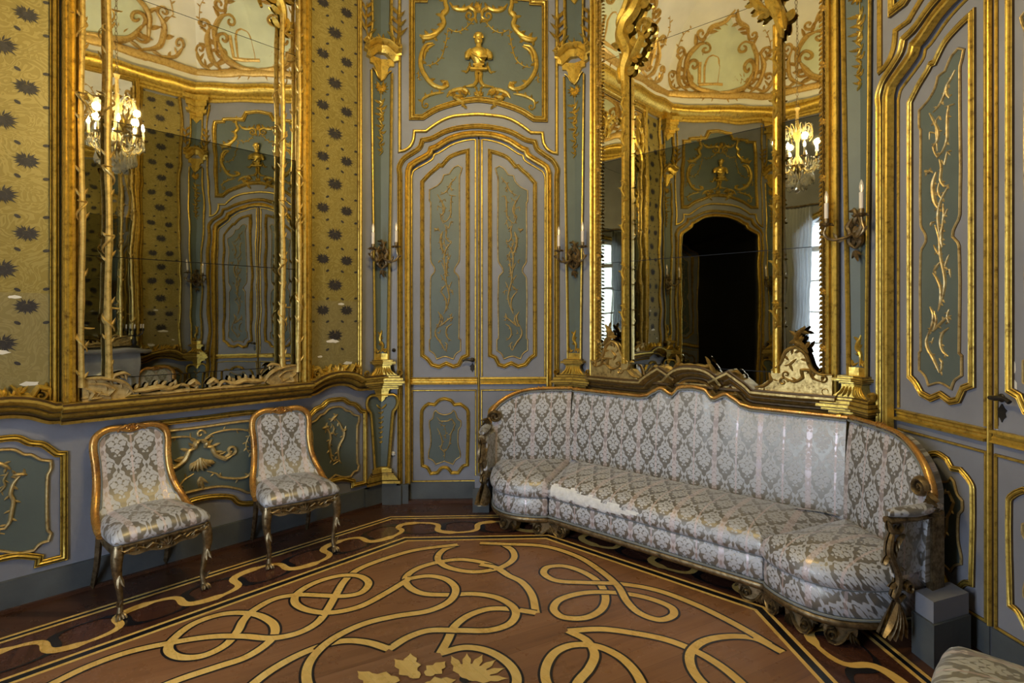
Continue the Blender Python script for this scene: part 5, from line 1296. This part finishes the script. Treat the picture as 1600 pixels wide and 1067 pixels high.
# ---------------------------------------------------------------- corner sofa
so = tag(empty('sofa', W['northeast'].M), 'long three-section sofa in silver damask under the right mirror', 'sofa')
CLs, CRs = corners['northeast'], corners['east']
def flatB(a, z, o_): return (a, -o_, z)
def foldL(a, z, o_): return (-a*C225, -o_/C225-abs(a)*S225, z)            # left wing, a grows away from the corner
def foldR(a, z, o_): return (a*C225, -o_/C225-abs(a)*S225, z)
def uvwing(c):
    a = abs(c.x)/C225; o_ = (-c.y-a*S225)*C225; return (a+.12, c.z-o_)
def uvflat(c): return (c.x+.03, c.z+c.y)
def resample(pl_, d, closed=True):
    out = []; N = len(pl_)
    for i in range(N if closed else N-1):
        a = Vector(pl_[i]); b = Vector(pl_[(i+1) % N]); n = max(1, int((b-a).length/d))
        for k in range(n): out.append(tuple(a.lerp(b, k/n)))
    if not closed: out.append(pl_[-1])
    return out
WING = [(0.009, .15), (0.009, .785), (.05, .79), (.14, .775), (.26, .735), (.38, .665), (.47, .575), (.54, .46), (.585, .34), (.62, .22), (.63, .15)]
def centre_plan(o0=.15, o1=.785): return [(o0*T225+.009, o0), (o1*T225+.009, o1), (SL-o1*T225-.009, o1), (SL-o0*T225-.009, o0)]
def off(plan, k):                                            # move a plan outline inwards by k (outwards when negative)
    N = len(plan); out = []
    area = sum(plan[i][0]*plan[(i+1) % N][1]-plan[(i+1) % N][0]*plan[i][1] for i in range(N))
    sg = 1 if area > 0 else -1
    for i in range(N):
        a = Vector(plan[i-1]); b = Vector(plan[i]); c = Vector(plan[(i+1) % N])
        d1 = (b-a); d2 = (c-b)
        if d1.length < 1e-6 or d2.length < 1e-6: out.append(tuple(b)); continue
        d1.normalize(); d2.normalize(); n1 = Vector((-d1.y, d1.x))*sg; n2 = Vector((-d2.y, d2.x))*sg; n = n1+n2
        if n.length < 1e-3: n = n1
        n.normalize(); out.append(tuple(b+n*(k/max(.5, n.dot(n1)))))
    return out
SECT = (('left', foldL, CLs, WING, uvwing), ('centre', flatB, W['northeast'].M, centre_plan(), uvflat), ('right', foldR, CRs, WING, uvwing))
def part(mb, name, mats, Mx, uv=None, angle=50, parent=None):
    ob = mb.build(name, mats, None, uv=uv, angle=angle); ob.parent = parent or so
    ob.matrix_world = Mx; return ob
for nm, F, Mx, plan, uv in SECT:
    pl_ = resample(cr(plan, 3, closed=True, sharp=55) if nm != 'centre' else plan, .03 if nm != 'centre' else .012)
    mb = MB(F); rings = []
    for k, z in ((.014, .272), (-.008, .285), (-.014, .293), (-.018, .302), (-.020, .315), (-.020, .327), (-.018, .339), (-.016, .350), (-.009, .368), (.0, .382), (.010, .393), (.025, .404), (.06, .418), (.11, .432), (.16, .440), (.20, .445)):
        if k <= .03: rings.append([F(a, z, o_) for a, o_ in off(pl_, k)])
        else:
            base = off(pl_, .03); ac = (min(p[0] for p in base)+max(p[0] for p in base))/2; oc = (min(p[1] for p in base)+max(p[1] for p in base))/2
            ha = max(p[0] for p in base)-ac; ho = max(p[1] for p in base)-oc
            rings.append([F(ac+(a-ac)*(1-(k-.03)/ha), z, oc+(o_-oc)*(1-(k-.03)/ho)) for a, o_ in base])
    ctr = Vector((sum(p[0] for p in pl_)/len(pl_), sum(p[1] for p in pl_)/len(pl_)))
    mb.loft(rings)
    ob = part(mb, 'seat_cushion', ['fabric', 'stuffing'], Mx, uv, 60)
    if nm == 'centre':                                       # threadbare front edge at the left end
        for p in ob.data.polygons:
            c = p.center; wob = .008*math.sin(c.x*37)+.006*math.sin(c.x*83)
            if .36 < c.x < .98+.1*math.sin(c.z*60) and -c.y > .76 and .298+wob < c.z < .385+wob-.07*max(0, c.x-.5) and len(p.vertices) < 9: p.material_index = 1
    mb = MB(F); mb.loft([[F(a, z, o_) for a, o_ in off(pl_, k)] for k, z in ((.012, .138), (.0, .15), (-.003, .21), (.0, .268), (.012, .28))]); part(mb, 'seat_border', 'fabric', Mx, uv, 60)
    mb = MB(F); q = off(pl_, .004); f_ = [F(a, .279, o_) for a, o_ in q if o_ > .2]; mb.tube(f_, .006, 6); q2 = [F(a, .140, o_) for a, o_ in off(pl_, -.004) if o_ > .2]; mb.tube(q2, .007, 6); part(mb, 'welt', 'grey_trim', Mx)
    mb = MB(F); mb.loft([[F(a, z, o_) for a, o_ in off(pl_, k)] for k, z in ((.03, .088), (.006, .090), (-.006, .100), (-.012, .112), (-.010, .125), (.0, .134), (.03, .136))]); part(mb, 'base_rail', 'gold_dark', Mx)
# scrolled bracket feet along the front
def along(plan, F):
    P = [Vector(p) for p in plan]; Ls = [0]
    for i in range(1, len(P)): Ls.append(Ls[-1]+(P[i]-P[i-1]).length)
    def G(a, z, o_):
        i = 0
        while i < len(P)-2 and Ls[i+1] < a: i += 1
        d = (P[i+1]-P[i]).normalized(); p = P[i]+d*(a-Ls[i]); n = Vector((-d.y, d.x))
        if n.y < 0: n = -n
        if n.y < .05 and p.x > .3: n = Vector((abs(n.x), n.y))
        q = p+n*o_
        return F(q.x, z, q.y)
    return G, Ls[-1]
def foot(mb, a, d, w=.10):
    X = lambda *p: [(a+d*x, z) for x, z in p]
    mb.fill(cr(X((-.06, .095), (.13, .095), (.125, .05), (.105, .012), (.085, .035), (.06, .03), (.045, .02), (.02, .004), (-.02, .004), (-.045, .03), (-.05, .06)), 3, closed=True, sharp=60), .0, .05)
    mb.scroll(X((.12, .09), (.085, .075), (.06, .035), (.02, .008), (-.02, .012), (-.042, .045), (-.025, .078), (.005, .082), (.022, .058)), .014, .0, .02)
    mb.spiral(a-d*.004, .047, .026, 1.4, 0, .010, .004, d, .022)
    for k in range(3): mb.leaf(a+d*(.09+.012*k), .07-.008*k, -PI/2+d*(.2*k-.1), .055-.008*k, .018, .004, .018)
    mb.leaf(a-d*.05, .08, PI+(.4 if d > 0 else -.4) if d > 0 else -.4, .03, .016, .0)
def front_line(plan, k): 
    q = off(plan, k); return [p for p in q]
wl = [(0.0, .765), (.05, .77), (.14, .755), (.26, .715), (.38, .645), (.47, .56), (.535, .45)]
wl = cr(wl, 4)
G, T_ = along(wl, foldL); 
for a, d in ((.075, -1), (.40, -1)):
    mb = MB(G); foot(mb, a+.0, d); part(mb, 'foot', 'gold_dark', CLs)
G, T_ = along(wl, foldR)
for a, d in ((.075, -1), (.30, -1), (.46, 1)):
    mb = MB(G); foot(mb, a, d); part(mb, 'foot', 'gold_dark', CRs)
for a, d in ((.42, -1), (SL-.42, 1)):
    mb = MB(lambda a_, z, o_: (a_, -.765-o_, z)); foot(mb, a, d); part(mb, 'foot', 'gold_dark', W['northeast'].M)
for u_, o_ in ((.3, .2), (SL-.3, .2)):
    mb = MB(); mb.box(u_-.025, u_+.025, -o_-.025, -o_+.025, 0, .10, .004); part(mb, 'foot', 'gold_dark', W['northeast'].M)
# backs
def top_c(u_):
    x = abs(u_-SC); T = [(0, 1.105), (.09, 1.095), (.155, 1.035), (.25, 1.075), (.31, 1.045), (.36, 1.01), (.43, .998), (2, .998)]
    for (a, z0), (b, z1) in zip(T, T[1:]):
        if x <= b: t = (x-a)/(b-a); t = t*t*(3-2*t); return z0+(z1-z0)*t
def back_ring(F, a, zt, o0, o1=None, ob=.035):
    z0 = .34; pr = []
    for t in (0, .08, .2, .35, .5, .65, .8, .92, 1.0):
        pr.append((o0+.055*(1-t)-.004+.020*math.sin(PI*min(1, t*1.02)), z0+(zt-z0)*t))
    pr[-1] = (o0-.012, zt)
    pr += [(ob, zt), (ob, z0)]
    return [F(a, z, o_) for o_, z in pr]
mb = MB(); ur = .058; rings = []; K = 90
for i in range(K+1):
    u_ = .062+(SL-.124)*i/K; rings.append(back_ring(flatB, u_, top_c(u_)-.012, .115))
mb.loft(rings); part(mb, 'backrest', 'fabric', W['northeast'].M, lambda c: (c.x+.03, c.z), 60)
mb = MB(); mb.tube([flatB(.055+(SL-.11)*i/K, top_c(.055+(SL-.11)*i/K), .112) for i in range(K+1)], .013, 8); 
for u_ in (.10, SL-.10): mb.tube([flatB(u_-.012, 1.0, .112), flatB(u_+.012, 1.0, .112)], .018, 8)
part(mb, 'top_rail', 'walnut', W['northeast'].M)
mb = MB(); mb.tube([flatB(.06+(SL-.12)*i/K, top_c(.06+(SL-.12)*i/K)-.020, .122) for i in range(K+1)], .0065, 6); part(mb, 'gimp_trim', 'grey_trim', W['northeast'].M)
TOPW = [(0, 1.005), (.15, 1.005), (.30, 1.0), (.42, .985), (.52, .95), (.60, .90), (.655, .84), (.685, .77), (.68, .72)]
def wing_o(a): return .115 + (0 if a < .38 else .28*(a-.38)**1.3)
for F, Mx in ((foldL, CLs), (foldR, CRs)):
    tp = cr(TOPW, 6); rings = []
    ends = [p for p in tp if p[1] > .765]
    for a, z in ends: rings.append(back_ring(F, a+.004 if a < .01 else a, z-.014, wing_o(a), ob=.035+max(0, wing_o(a)-.125)))
    mb = MB(F); mb.loft(rings); part(mb, 'backrest', 'fabric', Mx, lambda c: (abs(c.x)/C225+.12, c.z), 60)
    mb = MB(F); rl = [F(a, z, wing_o(a)-.003) for a, z in tp]
    mb.tube(rl, [.013+.010*min(1, max(0, (i/len(rl)-.35))*1.8) for i in range(len(rl))], 9)
    for c_ in (.03, .25, .29): mb.tube([F(c_-.006, 1.005, wing_o(c_)-.003), F(c_+.006, 1.005, wing_o(c_)-.003)], .018, 9)
    part(mb, 'top_rail', 'walnut', Mx)
    mb = MB(F); mb.tube([F(a-.022*max(0, (a-.4))*3, z-.022, wing_o(a)+.008) for a, z in tp if z > .78], .0065, 6); part(mb, 'gimp_trim', 'grey_trim', Mx)
    # arm: volute at the rail end, padded rest, carved support, board at the back
    mb = MB(lambda a, z, o_: F(a, z, .16+o_)); mb.spiral(.628, .775, .052, 1.6, 0, .026, .03, 1, .035); mb.fill([(.628+.045*math.cos(t), .775+.045*math.sin(t)) for t in [i*PI/8 for i in range(16)]], .03, .03)
    for k in range(5): mb.leaf(.66+.006*k, .72+.012*k, -PI/2+.1+.22*k, .07, .024, .04, .02)
    for k in range(5): mb.leaf(.675, .70-.008*k, -.9+.35*k, .075, .026, .03, .022)
    part(mb, 'scroll_terminal', 'gold_dark', Mx)
    mb = MB(F); arm = cr([(.700, .13, .700), (.692, .20, .697), (.675, .29, .692), (.652, .38, .692), (.635, .445, .690)], 5)
    N = len(arm); rings = []
    for i, (a, o_, z) in enumerate(arm):
        t = i/(N-1); k = math.sin(PI*min(1, .12+t*.80))**.5; k = max(.25, k)*(.8 if t < .1 else 1)
        ww, hh = .038*k, .026*k
        rings.append([F(a+math.cos(p)*ww, z+math.sin(p)*hh, o_+.0*math.cos(p)) for p in [j*2*PI/12 for j in range(12)]])
    mb.loft(rings); part(mb, 'arm_pad', 'fabric', Mx, lambda c: (c.x*1.1, c.y), 60)
    mb = MB(F); mb.tube([F(a, z-.034, o_) for a, o_, z in arm], [.014+.006*i/N for i in range(N)], 8, sx=1.3)
    mb.spiral_ = None
    mb.F = lambda a, z, o_: F(.635-.0+ (o_), z, a)           # profile of the support drawn in depth and height
    for dd in (-1, 1):
        e = .012 if dd > 0 else -.012
        mb.F = (lambda dd: (lambda a, z, o_: F(.642+dd*(o_), z, a-.135-.12*max(0, .60-z))))(dd)
        mb.scroll([(.585, .655), (.565, .615), (.52, .60), (.49, .62), (.50, .645)], .030, .004, .026)
        mb.scroll([(.53, .63), (.575, .56), (.585, .50), (.555, .44), (.54, .38), (.555, .33), (.58, .30), (.555, .27), (.50, .285)], .038, .004, .028, 6, 0, L=.05)
        mb.spiral(.475, .315, .032, 1.3, 0, .018, .004, 1, .022)
        for k in range(5): mb.leaf(.56-.004*k, .46+.02*k, PI/2+(k-2)*.3, .07, .028, .012, .02)
        for k in range(5): mb.leaf(.56+.002*k, .27, -PI/2+(k-2)*.22, .17, .035, .012, .02)
    part(mb, 'arm_support', 'gold_dark', Mx)
    mb = MB(F)
    for rng in ((.655, .70),):
        vs = [F(a, z, o_) for z in (.15, .67) for a, o_ in ((.660, .10), (.700, .10), (.700, .19), (.660, .19))]
        mb.add(vs, [(0, 1, 2, 3), (4, 5, 6, 7), (0, 1, 5, 4), (1, 2, 6, 5), (2, 3, 7, 6), (3, 0, 4, 7)])
    part(mb, 'arm_post', 'gold_dark', Mx, angle=20)
    mb = MB(F); vs = [F(a, z, o_) for z in (.38, .655) for a, o_ in ((.625, .15), (.655, .15), (.640, .40), (.610, .40))]
    mb.add(vs, [(0, 1, 2, 3), (4, 5, 6, 7), (0, 1, 5, 4), (1, 2, 6, 5), (2, 3, 7, 6), (3, 0, 4, 7)]); part(mb, 'side_panel', 'fabric', Mx, lambda c: (c.y, c.z), 20)
    mb = MB(F)
    for z0, z1, i_ in ((0, .20, 0), (.20, .30, .012)):
        vs = [F(a, z, o_) for z in (z0+.001, z1) for a, o_ in ((.665+i_, .03), (.80-i_, .03), (.78-i_, .28-i_), (.645+i_, .28-i_))]
        mb.mat = 0 if z0 == 0 else 1
        mb.add(vs, [(0, 1, 2, 3), (4, 5, 6, 7), (0, 1, 5, 4), (1, 2, 6, 5), (2, 3, 7, 6), (3, 0, 4, 7)])
    part(mb, 'end_plinth', ['paint_dark', 'paint'], Mx, angle=20)
mb = MB(foldR); vs = [foldR(.7015, z, o_) for z, o_ in ((.175, .125), (.175, .155), (.205, .155), (.205, .125))]; mb.add(vs+[(x+.001, y, z) for x, y, z in vs], [(0, 1, 2, 3), (4, 5, 6, 7), (0, 1, 5, 4), (1, 2, 6, 5), (2, 3, 7, 6), (3, 0, 4, 7)])
part(mb, 'inventory_sticker', 'label', CRs, angle=20)

# ---------------------------------------------------------------- little fittings on the wall beside the frontal door
x, z = WN.px(615.5, 547); mb = MB(); mb.ball((x, -.008, z), .017, .012, .017, 12, 6); mb.ball((x, -.02, z), .008, .01, .008, 8, 5)
tag(mb.build('bell_button', 'iron', None, M4=WN.M), 'small dark round button on the wall left of the frontal door', 'button')
x, z = WN.px(614.5, 708.5); mb = MB(); mb.ball((x, -.006, z), .021, .012, .021, 12, 6)
for k in range(4): mb.ball((x+.01*math.cos(k*PI/2+.5), -.018, z+.01*math.sin(k*PI/2+.5)), .005, n=6, m=4)
tag(mb.build('wall_socket', 'label', None, M4=WN.M), 'small white round socket low on the wall beside the lower pilaster', 'socket')
